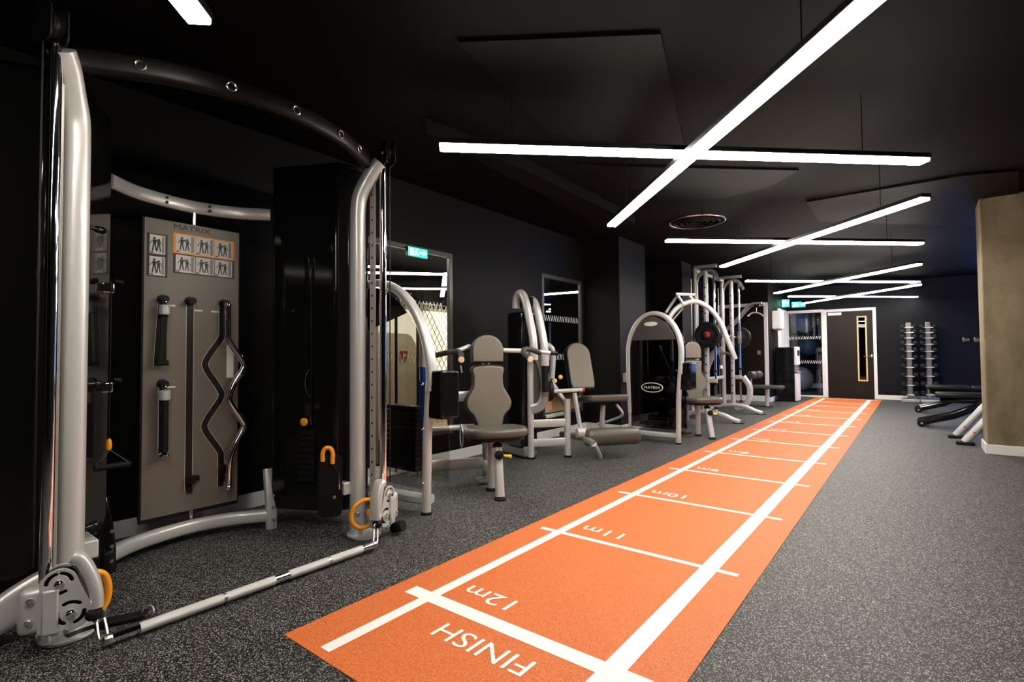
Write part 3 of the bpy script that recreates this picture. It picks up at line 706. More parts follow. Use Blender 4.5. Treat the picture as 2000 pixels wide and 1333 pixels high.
    if s > 0:
        for a in (.225, .262): G().cyl(TW(a, .62), TW(a, 1.62), .006, 8).build('stack_rod', 'chrome', tw)
        for k in range(9): G().box(TW(.235, .30+k*.034, .010), (.10, .02, .030), (fd, fn, Z3)).build('weight_plate', 'iron', tw, bevel=.003)
        G().lathe(TW(.235, .64, .02), fn, [(.008, 0), (.008, .012), (.022, .016), (.024, .024), (.018, .028)], 16).build('selector_knob', 'orange', tw)
        G().lathe(TW(.235, .69, 0), Z3, [(.03, -.02), (.03, .05), (.02, .06)], 14).build('stack_head', 'black', tw)
        G().tube(spline([TW(.25, .95, .02), TW(.235, .90, .03), TW(.235, .84, .03), TW(.255, .78, .02)], 5), .003, 6).build('pin_cord', 'chrome', tw)
# black storage bracket with orange hook (right tower) and its twin
dxy = V((.62, .78, 0)).normalized(); SPN = V((.78, -.62, 0))
sq = onP(645, 950, (-2.62, YC+.45, 0), SPN)
plate(rrect(.125, .34, .03), [], .012, .002, sq, dxy, (0, 0, 1)).build('storage_plate', 'black', cm)
b0 = onP(640, 898, (-2.61, YC+.45, 0), SPN)
G().tube([b0-dxy*.026+Z3*-.01]+spline([b0-dxy*.026, b0-dxy*.026+Z3*.035, b0-dxy*.012+Z3*.062, b0+dxy*.012+Z3*.062, b0+dxy*.026+Z3*.035, b0+dxy*.026], 4)+[b0+dxy*.026+Z3*-.025], .012, 10).build('storage_hook', 'orange', cm)
G().tube([b0+dxy*.026+Z3*-.025, b0+dxy*.062+Z3*-.075, b0+dxy*.062+Z3*-.17], .004, 6).build('storage_wire', 'chrome', cm)
bolt(onP(653, 972, (-2.608, YC+.45, 0), SPN), SPN, .011, cm)
# top beam (bowed towards the user)
tb = spline([S(-2.47, .66, 2.13, -1), S(-2.33, .36, 2.15, -1), V((-2.27, YC, 2.155)), S(-2.33, .36, 2.15, 1), S(-2.47, .66, 2.13, 1)], 8)
tbo = G().oval([p+Z3*.02 for p in tb], .028, .045, 16, up=Z3).build('top_beam', 'beam_shade', cm)  # shade near the ceiling is put into the beam colour
for i in (5, 12, 18, 24, 28):
    p = tb[i]; q = (tb[min(i+1, len(tb)-1)]-tb[i-1]).normalized(); nn = V((q.y, -q.x, 0))
    if nn.x < 0: nn = -nn
    G().torus(p+nn*.03+Z3*.02, nn, .018, .005, seg=18, tseg=6).build('mounting_ring', 'steel', tbo)
# upper and lower arcs that carry the board
def arc_pts(z, xin, xmid, n=9): return spline([S(xin, .40, z, -1), S((xin+2*xmid)/3, .24, z, -1), V((xmid, YC+.02, z)), S((xin+2*xmid)/3, .24, z, 1), S(xin, .40, z, 1)], n)
ua = G().oval(arc_pts(1.895, -3.09, -3.27), .018, .036, 14, up=Z3).build('upper_arc', 'silver', cm)
for y in (-.11, .11):
    for z in (.015, -.012): G().cyl((-3.24, YC+y, 1.895+z), (-3.228, YC+y, 1.895+z), .008, 10).build('bolt_hole', 'print_black', ua)
la = G().oval(arc_pts(.075, -3.06, -3.22), .035, .036, 16, up=Z3).build('lower_arc', 'silver', cm)
# accessory board
PX_ = -3.26; py0, py1, pz0, pz1 = .945, 1.44, .155, 1.79
bd = G().mm((PX_-.025, py0, pz0), (PX_, py1, pz1)).build('accessory_board', 'panel', cm, bevel=.003, smooth=False)
G().mm((PX_-.03, py0-.006, pz0-.02), (PX_-.004, py1+.006, pz0-.0)).mm((PX_-.03, py1, pz0), (PX_-.004, py1+.008, pz1)).mm((PX_-.03, py0-.008, pz0), (PX_-.004, py0, pz1)).build('board_edge', 'black', bd, smooth=False)
for z0, z1 in ((pz1, 1.87), (.08, pz0)): G().cyl((PX_-.01, 1.19, z0), (PX_-.01, 1.19, z1), .012, 12).build('board_post', 'chrome', bd)
text_fit('MATRIX', .19, .028, (PX_+.001, 1.18, 1.763), (0, 1, 0), (0, 0, 1), .0005).build('board_lettering', 'print_black', bd, smooth=False)
def bquad(y0, y1, z0, z1, d, mat, name, par): return G().mm((PX_, y0, z0), (PX_+d, y1, z1)).build(name, mat, par, smooth=False)
def figure(cy, cz, h, par, sgn):
    g = G(); X = PX_+.0035; q = lambda *p: g.quad3([V((X, cy+a*sgn*h, cz+b*h)) for a, b in p], (1, 0, 0), .0006)
    g.lathe((X, cy, cz+.42*h), (1, 0, 0), [(.085*h, 0), (.085*h, .0006)], 10)
    q((-.12, .32), (.12, .32), (.09, -.02), (-.09, -.02)); q((-.09, -.02), (.0, -.02), (-.08, -.5), (-.16, -.5)); q((.0, -.02), (.09, -.02), (.17, -.5), (.09, -.5))
    q((.10, .30), (.16, .24), (.34, .30), (.34, .36)); q((-.10, .30), (-.16, .24), (-.30, .02), (-.24, .0))
    g.build('exercise_figure', 'print_black', par, smooth=False)
def placard(y0, y1, z0, z1, cols, band, name, rows):
    base = bquad(y0, y1, z0, z1, .002, band, name, bd)
    m = .010; n = cols
    for r_ in range(rows):
        zz0 = z0+(z1-z0)*r_/rows+m*(.7); zz1 = z0+(z1-z0)*(r_+1)/rows-m*.7
        for k in range(n):
            a = y0+m+(y1-y0-2*m)*k/n+.002; b = y0+m+(y1-y0-2*m)*(k+1)/n-.002
            pc = bquad(a, b, zz0, zz1, .003, 'print_white', 'picture_panel', base)
            hh = (zz1-zz0)*.75
            G().mm((PX_+.003, b-(b-a)*.22, zz0+.006), (PX_+.0034, b-(b-a)*.06, zz1-.004)).build('picture_machine', 'print_grey', base, smooth=False)
            figure(a+(b-a)*.30, (zz0+zz1)/2, hh, base, 1); figure(a+(b-a)*.58, (zz0+zz1)/2-.004, hh*.9, base, -1)
            G().mm((PX_+.003, a+.003, zz0+.002), (PX_+.0036, a+.018, zz0+.010)).build('picture_marker', 'red', base, smooth=False)
    return base
placard(.957, 1.055, 1.468, 1.705, 1, 'print_black', 'exercise_placard', 2)
placard(1.083, 1.41, 1.612, 1.728, 3, 'orange', 'exercise_placard', 1); placard(1.083, 1.41, 1.500, 1.612, 3, 'print_black', 'exercise_placard', 1)
HK = [(1.032, 1.345), (1.168, 1.345), (1.350, 1.345), (1.036, .880)]
for (y, z) in HK:
    G().lathe((PX_, y, z), (1, 0, 0), [(.026, 0), (.026, .006), (.010, .008), (.010, .04), (.020, .042), (.020, .05)], 18).build('hook_peg', 'black', bd)
for (y, z) in ((1.075, 1.315), (1.215, 1.295), (1.305, 1.295), (1.08, .86)): bquad(y-.022, y+.022, z-.005, z+.005, .001, 'print_white', 'name_label', bd)
# printed silhouettes
def sil(pts, w, par=bd, name='tool_silhouette'):
    for (ww, mt, d) in ((w+.004, 'print_white', .0008), (w, 'print_black', .0014)):
        g = G(); pr_ = spline(pts, 5) if len(pts) > 2 else [V(p) for p in pts]
        L_, R_ = [], []
        for i, p in enumerate(pr_):
            tt = (pr_[min(i+1, len(pr_)-1)]-pr_[max(i-1, 0)]).normalized(); nn = V((0, -tt.z, tt.y)); L_.append(p+nn*ww/2); R_.append(p-nn*ww/2)
        vs = [V((PX_, p.y, p.z)) for p in L_+R_]; k = len(L_); vs2 = [v+V((d, 0, 0)) for v in vs]
        fs = []
        for i in range(k-1): fs.append((2*k+i, 2*k+i+1, 3*k+i+1, 3*k+i)); fs.append((i, i+1, 2*k+i+1, 2*k+i)); fs.append((k+i, k+i+1, 3*k+i+1, 3*k+i))
        fs.append((0, k, 3*k, 2*k)); fs.append((k-1, 2*k-1, 4*k-1, 3*k-1))
        g.add(vs+vs2, fs); g.build(name, mt, par, smooth=False)
sil([(0, 1.172, 1.325), (0, 1.172, .27)], .036)
zz = [(1.345, 1.33), (1.345, 1.17), (1.335, 1.13), (1.265, 1.02), (1.258, .96), (1.33, .84), (1.34, .78), (1.265, .66), (1.258, .60), (1.33, .48), (1.345, .43), (1.345, .26)]
sil([(0, y, z) for y, z in zz], .034)
sil([(0, 1.03, 1.32), (0, 1.012, .98)], .034); sil([(0, 1.04, .86), (0, 1.04, .50)], .036)
for (y, z) in ((1.178, .33), (1.352, .36)):
    cl_ = G().box((PX_+.015, y, z), (.03, .04, .05)).box((PX_+.015, y+.03, z+.005), (.022, .028, .03)).build('clip', 'black', bd, bevel=.004)
    G().mm((PX_, y-.012, z-.075), (PX_+.010, y+.012, z-.026)).build('clip_tail', 'black', cl_, smooth=False)
# accessories hanging on the pegs
cb = thing('curl_bar', (PX_+.05, 1.37, .26), 'chrome zigzag curl bar hanging on the accessory board', 'bar attachment')
X = PX_+.055; zz2 = [(1.353, 1.335), (1.355, 1.18), (1.362, 1.12), (1.44, 1.0), (1.445, .955), (1.395, .87), (1.37, .80), (1.372, .75), (1.44, .64), (1.448, .595), (1.40, .50), (1.375, .43), (1.368, .36), (1.365, .255)]
cp_ = spline([(X, y, z) for y, z in zz2], 5)
G().tube(cp_, .0165, 16).build('bent_shaft', 'chrome', cb)
for i in (0, len(cp_)-1): G().ball(cp_[i], .019, 10).build('end_cap', 'chrome', cb)
for i in (22, 44): G().tube([cp_[i], cp_[i+1], cp_[i+2], cp_[i+3]], .0185, 14).build('swivel_sleeve', 'steel', cb)
def hung_handle(y, z, lean, L, label, strap):
    r = thing('strap_attachment' if strap else 'grip_attachment', (PX_+.04, y, z-L), label, 'cable handle')
    X = PX_+.045; top = V((X, y, z)); bot = V((X, y+lean, z-L))
    dd = (bot-top).normalized()
    G().lathe(top+dd*.035, dd, [(.024, 0), (.027, .004), (.027, .048), (.023, .053)], 18).build('swivel_cap', 'silver', r)
    G().torus(top+dd*.02, (0, 1, 0), .018, .005, seg=18, tseg=8).build('eye_ring', 'chrome', r)
    if strap:
        G().sweep([top+dd*.085, top+dd*.2, bot], [(-.016, -.005), (.016, -.005), (.016, .005), (-.016, .005)], scale=[1, .9, 1.25]).build('strap', 'black_rubber', r, bevel=.002)
        G().cyl(bot+V((0, -.022, .01)), bot+V((0, .03, .01)), .014, 12).build('grip', 'black_rubber', r)
    else:
        g = G().lathe(top+dd*.085, dd, [(.017, 0)]+[(.0175+.0018*(k % 2), .012+k*.012) for k in range(int((L-.13)/.012))]+[(.017, L-.115)], 16); g.build('grip', 'black_rubber', r)
        G().lathe(bot-dd*.03, dd, [(.018, 0), (.028, .010), (.028, .018), (.010, .022)], 18).build('end_flange', 'chrome', r)
    return r
bquad(1.372, 1.412, .90, 1.10, .001, 'print_white', 'care_label', bd)
hung_handle(1.032, 1.345, -.012, .36, 'black strap handle with chrome cap on the upper peg of the board', True)
hung_handle(1.036, .880, .0, .40, 'black ribbed grip handle with chrome cap on the lower peg', False)
# left tower: chrome brackets and triangular handle seen against the shroud
for z in (1.33, .86):
    G().mm((-3.02, YC-.49, z), (-2.985, YC-.40, z+.05)).build('shroud_bracket', 'chrome', cm, bevel=.006)
    G().lathe((-2.99, YC-.40, z+.06), (0, 1, -.2), [(.010, 0), (.014, .01), (.014, .03), (.008, .035)], 12).build('bracket_knob', 'black', cm)
for z in (.35, .92, 1.55):
    G().lathe((-2.60, YC-.585, z), (-.5, .85, 0), [(.008, 0), (.008, .03), (.014, .034), (.016, .06), (.010, .07)], 12).build('stop_knob', 'black_gloss', cm)
th = thing('triangle_handle', (-2.86, .68, .52), 'triangular chrome cable handle with orange swivel by the left tower', 'cable handle')
c = V((-2.82, .695, .62))
G().tube([c, c+V((.02, -.05, -.07)), c+V((.02, .07, -.07)), c], .006, 8).build('triangle_loop', 'chrome', th)
G().cyl(c+V((.02, -.055, -.075)), c+V((.02, .075, -.075)), .013, 12).build('grip', 'black_rubber', th)
G().lathe(c+V((0, 0, -.005)), (0, 0, 1), [(.008, 0), (.012, .015), (.010, .04), (.005, .05)], 12).build('swivel', 'orange', th)
G().cyl(c+Z3*.04, c+Z3*.75, .003, 6).build('cable', 'black', th)
# straight bar lying between the low pulleys
A = V((-2.262, .555, .030)); B = V((-2.262, 1.70, .030)); d = (B-A).normalized(); L = (B-A).length
sbz = thing('straight_bar', (A+B)/2-Z3*.016, 'long chrome straight bar lying on the floor between the low pulleys', 'bar attachment')
G().cyl(A, B, .017, 16).build('shaft', 'chrome', sbz)
for a0, a1 in ((.09, .34), (.352, .53), (.59, .76), (.772, .93)): G().cyl(A+d*(L*a0), A+d*(L*a1), .0195, 18).build('knurled_section', 'knurl', sbz)
for a0 in (0, 1): G().lathe(A+d*(L*a0), d*(1 if a0 else -1), [(.017, -.02), (.020, -.015), (.020, .005), (.012, .012)], 16).build('end_cap', 'steel', sbz)
for a0 in (.346, .766): G().lathe(A+d*(L*a0), d, [(.018, -.006), (.0185, 0), (.018, .006)], 16).build('ring', 'steel', sbz)
for s, E_ in ((-1, A), (1, B)):
    n = V((.95, s*.3, 0)).normalized(); t = V((-n.y, n.x, 0))*(-s); top = S(-2.36, .70, .093, s)+t*.112+n*.012
    r = thing('carabiner', (E_+top)/2, 'steel snap hook joining the straight bar to the %s low pulley' % ('outer left' if s < 0 else 'inner right'), 'snap hook')
    r['label'] = 'steel snap hook on the bar end beside the %s' % ('cut-off silver outrigger' if s < 0 else 'orange plunger knob and round base plate')
    e2 = E_+V((0, s*.004, .012)); w_ = V((0, 1, 0))*.011
    G().tube(spline([top-w_, top+Z3*.012, top+w_, e2+w_*1.1, e2-Z3*.006, e2-w_*1.1, top-w_], 5), .0042, 8, False).build('hook_loop', 'steel', r)
    G().torus(top+Z3*.012, n, .014, .005, seg=18, tseg=8).build('swivel_eye', 'steel', r)
ak = thing('ankle_strap', (-2.42, .66, 0), 'black padded ankle strap lying on the floor by the low pulley', 'strap')
G().sweep(spline([atZ(205, 1216, .014), atZ(235, 1210, .012), atZ(262, 1204, .014), atZ(288, 1197, .02)], 5), [(-.030, -.006), (.030, -.006), (.030, .006), (-.030, .006)], up=Z3).build('pad', 'black_rubber', ak, bevel=.004)
G().torus(atZ(289, 1196, .024), (.6, -.7, .4), .022, .003, seg=18, tseg=6).build('d_ring', 'steel', ak)
G().sweep(spline([atZ(128, 1246, .010), atZ(165, 1232, .010), atZ(208, 1218, .012)], 4), [(-.018, -.004), (.018, -.004), (.018, .004), (-.018, .004)], up=Z3).build('webbing', 'black', ak)

# ================================================================== SELECTORISED MACHINES
AS = math.radians(-39); FW = V((math.cos(AS), math.sin(AS), 0)); SD = V((-math.sin(AS), math.cos(AS), 0))
def tower(root, F, ang, logo=True, smoke='smoked', cs=-.28, cz=1.05, rf=.335, rb=.335, ry=.46):
    a = math.radians(ang); fw = V((math.cos(a), math.sin(a), 0)); sd = V((-math.sin(a), math.cos(a), 0)); F = V(F)
    def T(s, z, d=0): return F+fw*s+Z3*z+sd*d
    def arch(k, a0=0, a1=180, n=22):
        out = []
        for i in range(n+1):
            q = math.radians(a0+(a1-a0)*i/n); c_ = math.cos(q)
            out.append((cs+(rf if c_ > 0 else rb)*c_-math.copysign(k, c_)*min(1, abs(c_)*3), cz+(ry-k)*math.sin(q)))
        return out
    bs = cs-rb
    rim = [(.045, .80), (.052, min(.95, cz))]+arch(0)+[(bs, .78), (bs+.005, .6), (bs+.015, .32)]
    G().oval([T(s_, z, 0) for s_, z in rim], .027, .036, 16, up=sd).build('arch_frame', 'silver', root)
    # shroud front and side skins
    ol = [(bs+.035, .16), (.02, .16), (.02, .80)]+arch(.03, n=18)+[(bs+.03, .75)]
    sh = plate(ol, [], .006, .001, T(0, 0, -.022), fw, Z3).build('shroud', smoke, root)
    cap = arch(.036, 20, 160, 18) if logo else arch(.036, 44, 150, 18)
    plate(cap, [], .008, .002, T(0, 0, -.032), fw, Z3).build('top_cover', 'cover_grey' if logo else 'black_gloss', root)
    plate(ol, [], .006, .001, T(0, 0, .19), fw, Z3).build('rear_shroud', smoke, root)
    # frame post, rods and weight stack inside
    G().mm((0, 0, 0), (0, 0, 0)) if False else None
    for s_ in (-.17, -.40): G().cyl(T(s_, .2, .08), T(s_, 1.36, .08), .011, 10).build('guide_rod', 'chrome', root)
    for k in range(13): G().box(T(-.285, .26+k*.034, .08), (.30, .11, .030), (fw, sd, Z3)).build('weight_plate', 'iron', root, bevel=.003)
    G().box(T(bs+.115, .78, .06), (.045, .07, 1.10), (fw, sd, Z3)).build('rear_post', 'tower_post', root, bevel=.008)
    G().cyl(T(-.085, .6, .05), T(-.085, 1.30, .05), .020, 12).build('inner_post', 'silver', root)
    G().cyl(T(-.085, .45, .05), T(-.085, .95, .05), .021, 12).build('blue_reflection', 'blue', root)  # blue reflection in the shroud, modelled as a coloured cylinder
    # legs
    G().tube([T(.0, 0.012, 0), T(.01, .5, 0), T(.04, .86, 0)], .030, 18).build('front_leg', 'silver', root)
    G().tube([T(bs+.015, 0.012, 0), T(bs+.015, .34, 0)], .028, 16).build('rear_leg', 'silver', root)
    for s_ in (.0, bs+.015): G().lathe(T(s_, 0, 0), Z3, [(.036, 0), (.037, .012), (.032, .018)], 18).build('foot_pad', 'black_rubber', root)
    G().oval([T(.01, .09, .03), T(-.15, .09, -.01), T(-.35, .09, -.02), T(bs+.015, .09, .03)], .045, .03, 14, up=Z3).build('base_bar', 'silver', root)
    for (s_, z) in ((.0, .20), (.0, .55), (.0, .84)): bolt(T(s_, z, -.028), -sd, .012, root, 'chrome')
    # black side cover in front of leg
    G().box(T(.10, .775, .06), (.135, .16, .31), (fw, sd, Z3)).build('side_cover', 'black_gloss', root, bevel=.015)
    if logo:
        for (z, w) in ((.635, .135), ):
            ov = G().torus(T(-.30, z, -.028), sd, w, .005, seg=40, tseg=6, ref=Z3, squash=.40).build('logo_oval', 'print_white', sh)
            text_fit('MATRIX', .20, .030, T(-.30, z, -.0275), fw, Z3, .0008, shear=.0).build('logo_lettering', 'print_white', sh, smooth=False)
    G().lathe(T(-.28, 1.385, -.03), -sd, [(.001, 0), (.001, .0)], 4) if False else None
    e = arcp((0, 0), .085, .026, 0, 360, 28)[:-1]
    if logo: plate(e, [], .004, .001, T(-.30, 1.385, -.038), fw, Z3).build('emblem', 'print_white', root)
    return T
def pad(outline, th, origin, xd, yd, name, root, mat='vinyl', bev=.022, face=None):
    if face is None: return plate(outline, [], th, bev, origin, xd, yd).build(name, mat, root, ang=50)
    p = plate(outline, [], th, bev, origin, xd, yd).build(name, 'piping', root, ang=50)
    n = V(xd).normalized().cross(V(yd).normalized()); cx = sum(q[0] for q in outline)/len(outline); cy = (min(q[1] for q in outline)+max(q[1] for q in outline))/2
    plate([(cx+(x-cx)*.945, cy+(y-cy)*.955) for x, y in outline], [], .03, .012, V(origin)+n*(th/2-.010), xd, yd).build('cover_panel', mat, p, ang=50)
    return p
def seat_station(root, dlt):
    dl = V((dlt[0], dlt[1], 0))
    B = V((-2.65, 3.05, 0))+dl
    back = (Z3*.995-FW*.06).normalized(); nrm = SD.cross(back)       # reclined back
    if nrm.dot(FW) < 0: nrm = -nrm
    sd0 = .01
    def BP(a, z, d=0): return B+SD*(a+sd0)+back*z+FW*.06+nrm*d
    xd = SD if SD.cross(back).dot(FW) > 0 else -SD
    # head pad
    hp = [(-.125, .97), (.125, .97), (.128, 1.05)]+arcp((0, 1.06), .128, .13, 0, 180, 12)+[(-.128, 1.05)]
    pad(hp, .07, BP(0, 0), xd, back, 'headrest', root, face=1)
    lp = [(-.085, .45), (.085, .45), (.125, .55), (.17, .60), (.185, .655), (.165, .71), (.125, .78), (.118, .86), (.112, .945), (-.112, .945), (-.118, .86), (-.125, .78), (-.165, .71), (-.185, .655), (-.17, .60), (-.125, .55)]
    lp = [(p.x, p.y) for p in spline([V((x, y, 0)) for x, y in lp]+[V((-.085, .45, 0))], 4)[:-1]]
    pad(lp, .07, BP(0, 0), xd, back, 'backrest', root, face=1)
    for nm, o_ in (('headrest_shell', hp), ('backrest_shell', lp)): pad([(x*1.03, y) for x, y in o_], .03, BP(0, 0, -.036), xd, back, nm, root, 'piping', .008)
    G().oval([BP(0, .30, -.07), BP(0, .7, -.07), BP(0, 1.02, -.07)], .03, .025, 12).build('back_support', 'silver', root)
    # seat
    sc = B+FW*.22+SD*.03+Z3*.458
    so = [(-.18, -.16), (.18, -.16), (.235, -.05), (.225, .07), (.14, .15), (0, .17), (-.14, .15), (-.225, .07), (-.235, -.05)]
    so = [(p.x, p.y) for p in spline([V((x, y, 0)) for x, y in so]+[V((-.18, -.16, 0))], 5)[:-1]]
    xs = -SD
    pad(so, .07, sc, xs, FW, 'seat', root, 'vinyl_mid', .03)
    pad([(x*.9, y*.9) for x, y in so], .02, sc-Z3*.045, xs, FW, 'seat_pan', root, 'black', .005)
    # legs
    f0 = V((-2.334, 2.828, 0))+dl; r0 = V((-2.554, 2.992, 0))+dl
    G().tube([f0+Z3*.02, f0*1+(-FW*.085)+Z3*.36], .033, 20).build('front_leg', 'silver', root)
    ft = f0-FW*.085
    G().lathe(ft+Z3*.355, (-FW*.2+Z3), [(.036, 0), (.037, .02), (.030, .03)], 18).build('leg_collar', 'black', root)
    G().cyl(ft+Z3*.36, ft-FW*.01+Z3*.40, .020, 12).build('seat_post', 'black_gloss', root)
    G().lathe(f0-FW*.055+Z3*.31+FW*.025, FW, [(.03, -.01), (.034, .004), (.030, .018), (.018, .024)], 16).build('adjuster_knob', 'black', root)
    G().tube([f0-FW*.055+Z3*.30+SD*.03, f0-FW*.03+Z3*.295+SD*.09], [.007, .014], 10).build('pull_pin', 'yellow', root)
    G().tube([r0+Z3*.02, r0+Z3*.40], .030, 20).build('rear_leg', 'silver', root)
    for q in (f0, r0): G().lathe(q, Z3, [(.044, 0), (.046, .012), (.036, .022)], 20).build('foot_pad', 'black_rubber', root)
    G().oval([r0+Z3*.14, r0-FW*.25+Z3*.14], .026, .045, 12, up=Z3).build('leg_tie', 'silver', root)
    # beams back to the tower
    bx = r0-FW*.25
    G().oval([bx+Z3*.16+SD*.03, bx+Z3*.16-SD*.35, bx+Z3*.16-SD*.62+FW*.12], .022, .045, 12, up=Z3).build('lower_beam', 'silver', root)
    G().cyl(bx+Z3*.46+FW*.05, bx+Z3*.46-SD*.55+FW*.10, .022, 14).build('middle_beam', 'silver', root)
    G().oval([bx+Z3*.70+SD*.04, bx+Z3*.70-SD*.46+FW*.06], .02, .042, 12, up=Z3).build('upper_beam', 'silver', root)
    G().cyl(bx+Z3*.05, bx+Z3*.42, .028, 14).build('frame_post', 'silver_dark', root)
    for z in (.13, .19): bolt(bx-SD*.06+FW*.03+Z3*z, FW, .011, root)
    G().box(bx+Z3*.02-SD*.02, (.14, .1, .03), (FW, SD, Z3)).build('frame_foot', 'silver_dark', root, bevel=.008)
    G().torus(B+SD*-.21+FW*.10+Z3*.42, SD, .085, .004, seg=30, tseg=6).build('limit_ring', 'silver', root)
    return B, BP
# --- press machine
pm = thing('chest_press_machine', (-2.6, 2.75, 0), 'press machine with taupe hourglass backrest and raised black side grips', 'exercise machine')
tower(pm, (-2.507, 2.288, 0), 0, logo=False, smoke='smoked_light', cs=-.55, cz=.85, rf=.605, rb=.20, ry=.70)
B, BP = seat_station(pm, (0, 0))
def FP(px, py, d=0, B=B): return onP(px, py, B+FW*d, FW)
G().tube([FP(848, 695, .02), FP(870, 690, .03), FP(889, 687, .05)]+spline([FP(889, 687, .05), FP(897, 688, .07), FP(901, 694, .12), FP(901, 703, .17)], 4)[1:], .021, 14).build('hand_grip', 'grip', pm)
G().lathe(FP(901, 703, .17), FW, [(.021, -.01), (.024, 0), (.022, .012), (.006, .014)], 16).build('grip_cap', 'tan', pm)
G().tube([FP(893, 686, .0), FP(915, 677, -.06), FP(945, 683, -.10)], .018, 12).build('press_arm', 'silver', pm)
G().tube([FP(900, 715, .06), FP(902, 728, .03)], .006, 8).build('grip_hook', 'silver', pm)
G().tube([FP(960, 684, -.08), FP(1020, 686, -.04)], .020, 14).build('press_arm', 'silver', pm)
G().tube([FP(1055, 690, .0), FP(1040, 684, .03), FP(1030, 682, .05)]+spline([FP(1030, 682, .05), FP(1023, 684, .08), FP(1024, 692, .13), FP(1034, 702, .18)], 4)[1:], .021, 14).build('hand_grip', 'grip', pm)
G().lathe(FP(1035, 702, .18), FW, [(.021, -.01), (.024, 0), (.022, .012), (.006, .014)], 16).build('grip_cap', 'tan', pm)
G().tube([FP(1050, 687, .0), FP(1074, 690, .0)], .017, 14).build('outer_grip', 'silver', pm)
G().tube([FP(1072, 690, .0), FP(1088, 691, .0)], [.014, .018], 14).build('grip_knob', 'black', pm)
# --- leg extension
L0 = V((-3.006, 4.124, 0)); L1 = V((-2.767, 4.424, 0))
le = thing('leg_extension_machine', (-2.8, 4.45, 0), 'leg extension machine with padded roller and reclined taupe backrest', 'exercise machine')
def LP(px, py, d=0): return onP(px, py, L0+FW*d, FW)
for q, h in ((L0, .98), (L1, .58)):
    G().tube([q+Z3*.02, q+Z3*h], .032, 18).build('front_leg', 'silver', le); G().lathe(q, Z3, [(.040, 0), (.042, .012), (.034, .02)], 18).build('foot_pad', 'black_rubber', le)
for z in (.345, .155): G().oval([L0+Z3*z, L1+Z3*z], .018, .040, 12, up=Z3).build('cross_rail', 'silver', le)
# kidney shaped cam guard
cgp = spline([LP(1030, 700, .02), LP(1040, 692, .02), LP(1055, 705, .02), LP(1064, 740, .02), LP(1064, 770, .02), LP(1055, 793, .02), LP(1038, 801, .02)], 5)
G().oval(cgp, .05, .018, 14, up=FW).build('cam_guard', 'silver_dark', le)
plate([((p-LP(1032, 750, .02)).dot(SD), (p-LP(1032, 750, .02)).z) for p in [LP(1032, 712, .02), LP(1044, 705, .02), LP(1056, 730, .02), LP(1057, 765, .02), LP(1048, 788, .02), LP(1034, 794, .02)]], [], .03, .004, LP(1032, 750, -.01), SD, Z3).build('cam_disc', 'vinyl_dark', le)
G().lathe(LP(1072, 762, -.03), SD, [(.11, -.02), (.115, -.01), (.115, .012), (.11, .02)], 28).build('cam_wheel', 'black', le)
# pivot shaft, lever and roller
G().cyl(LP(1062, 766, .02), LP(1137, 762, .02), .020, 16).build('pivot_shaft', 'silver', le)
G().lathe(LP(1137, 762, .02), SD, [(.020, 0), (.024, .004), (.024, .02), (.014, .024)], 16).build('shaft_cap', 'red', le)
a_, b_ = LP(1122, 768, .04), LP(1135, 846, .10)
G().oval([a_, b_], .022, .018, 12).build('lever_arm', 'silver', le)
G().lathe(b_-SD*.045, SD, [(.045, 0), (.05, .006), (.05, .10), (.045, .106)], 20).build('lever_hub', 'silver', le)
r0 = LP(1144, 855, .14); r1 = r0+SD*.56+Z3*.0
G().lathe(r0, SD, [(.03, -.01), (.072, 0), (.085, .02), (.088, .06), (.088, .50), (.085, .54), (.072, .56), (.03, .565)], 28).build('shin_roller', 'vinyl_mid', le, ang=50)
# seat and backrest
sp0 = L0+SD*.80-FW*.12+Z3*.565
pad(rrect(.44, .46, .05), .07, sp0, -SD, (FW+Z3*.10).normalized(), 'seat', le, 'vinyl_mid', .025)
bk = (Z3*.90-FW*.36).normalized(); xd = SD if SD.cross(bk).dot(FW) > 0 else -SD
bp0 = LP(1138, 762, -.22)
ol = [(-.125, 0), (.125, 0), (.14, .06), (.138, .40)]+arcp((0, .40), .138, .14, 0, 180, 12)+[(-.14, .06)]
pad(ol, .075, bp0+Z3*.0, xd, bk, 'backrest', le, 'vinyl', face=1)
pad([(x*1.03, y) for x, y in ol], .03, bp0-FW*.04-Z3*.01, xd, bk, 'backrest_shell', le, 'piping', .008)
G().oval([sp0-Z3*.06+FW*.05, sp0-Z3*.3, L0+SD*.78-FW*.22+Z3*.06], .03, .022, 12).build('seat_frame', 'silver', le)
G().tube(spline([sp0-Z3*.05-SD*-.1+FW*.16, sp0-Z3*.16+SD*.18+FW*.12, sp0-Z3*.24+SD*.12-FW*.05, sp0-Z3*.28-FW*.12], 5), .014, 10).build('side_handle', 'silver', le)
G().tube([atZ(1172, 893, .02), atZ(1160, 868, .18)], .026, 16).build('rear_leg', 'silver', le)
q = atZ(1172, 893, 0); G().lathe(q, Z3, [(.040, 0), (.042, .012), (.03, .02)], 18).build('foot_pad', 'black_rubber', le)
p_ = atZ(1160, 868, .18); G().oval([p_, p_-FW*.30+Z3*.02, L1-FW*.2+Z3*.2], .03, .03, 12).build('base_frame', 'silver_dark', le)
G().tube([LP(1075, 745, -.25), LP(1105, 790, -.12)], .03, 12).build('backrest_link', 'silver_dark', le)
for (px, py, d) in ((1083, 744, -.25), (1094, 737, -.3)): G().lathe(LP(px, py, d), FW, [(.014, -.02), (.024, 0), (.022, .022), (.008, .026)], 14).build('adjuster_knob', 'yellow', le)
G().oval([LP(1065, 815, -.3), LP(1100, 808, -.3)], .03, .02, 12).build('rear_rail', 'cream', le)
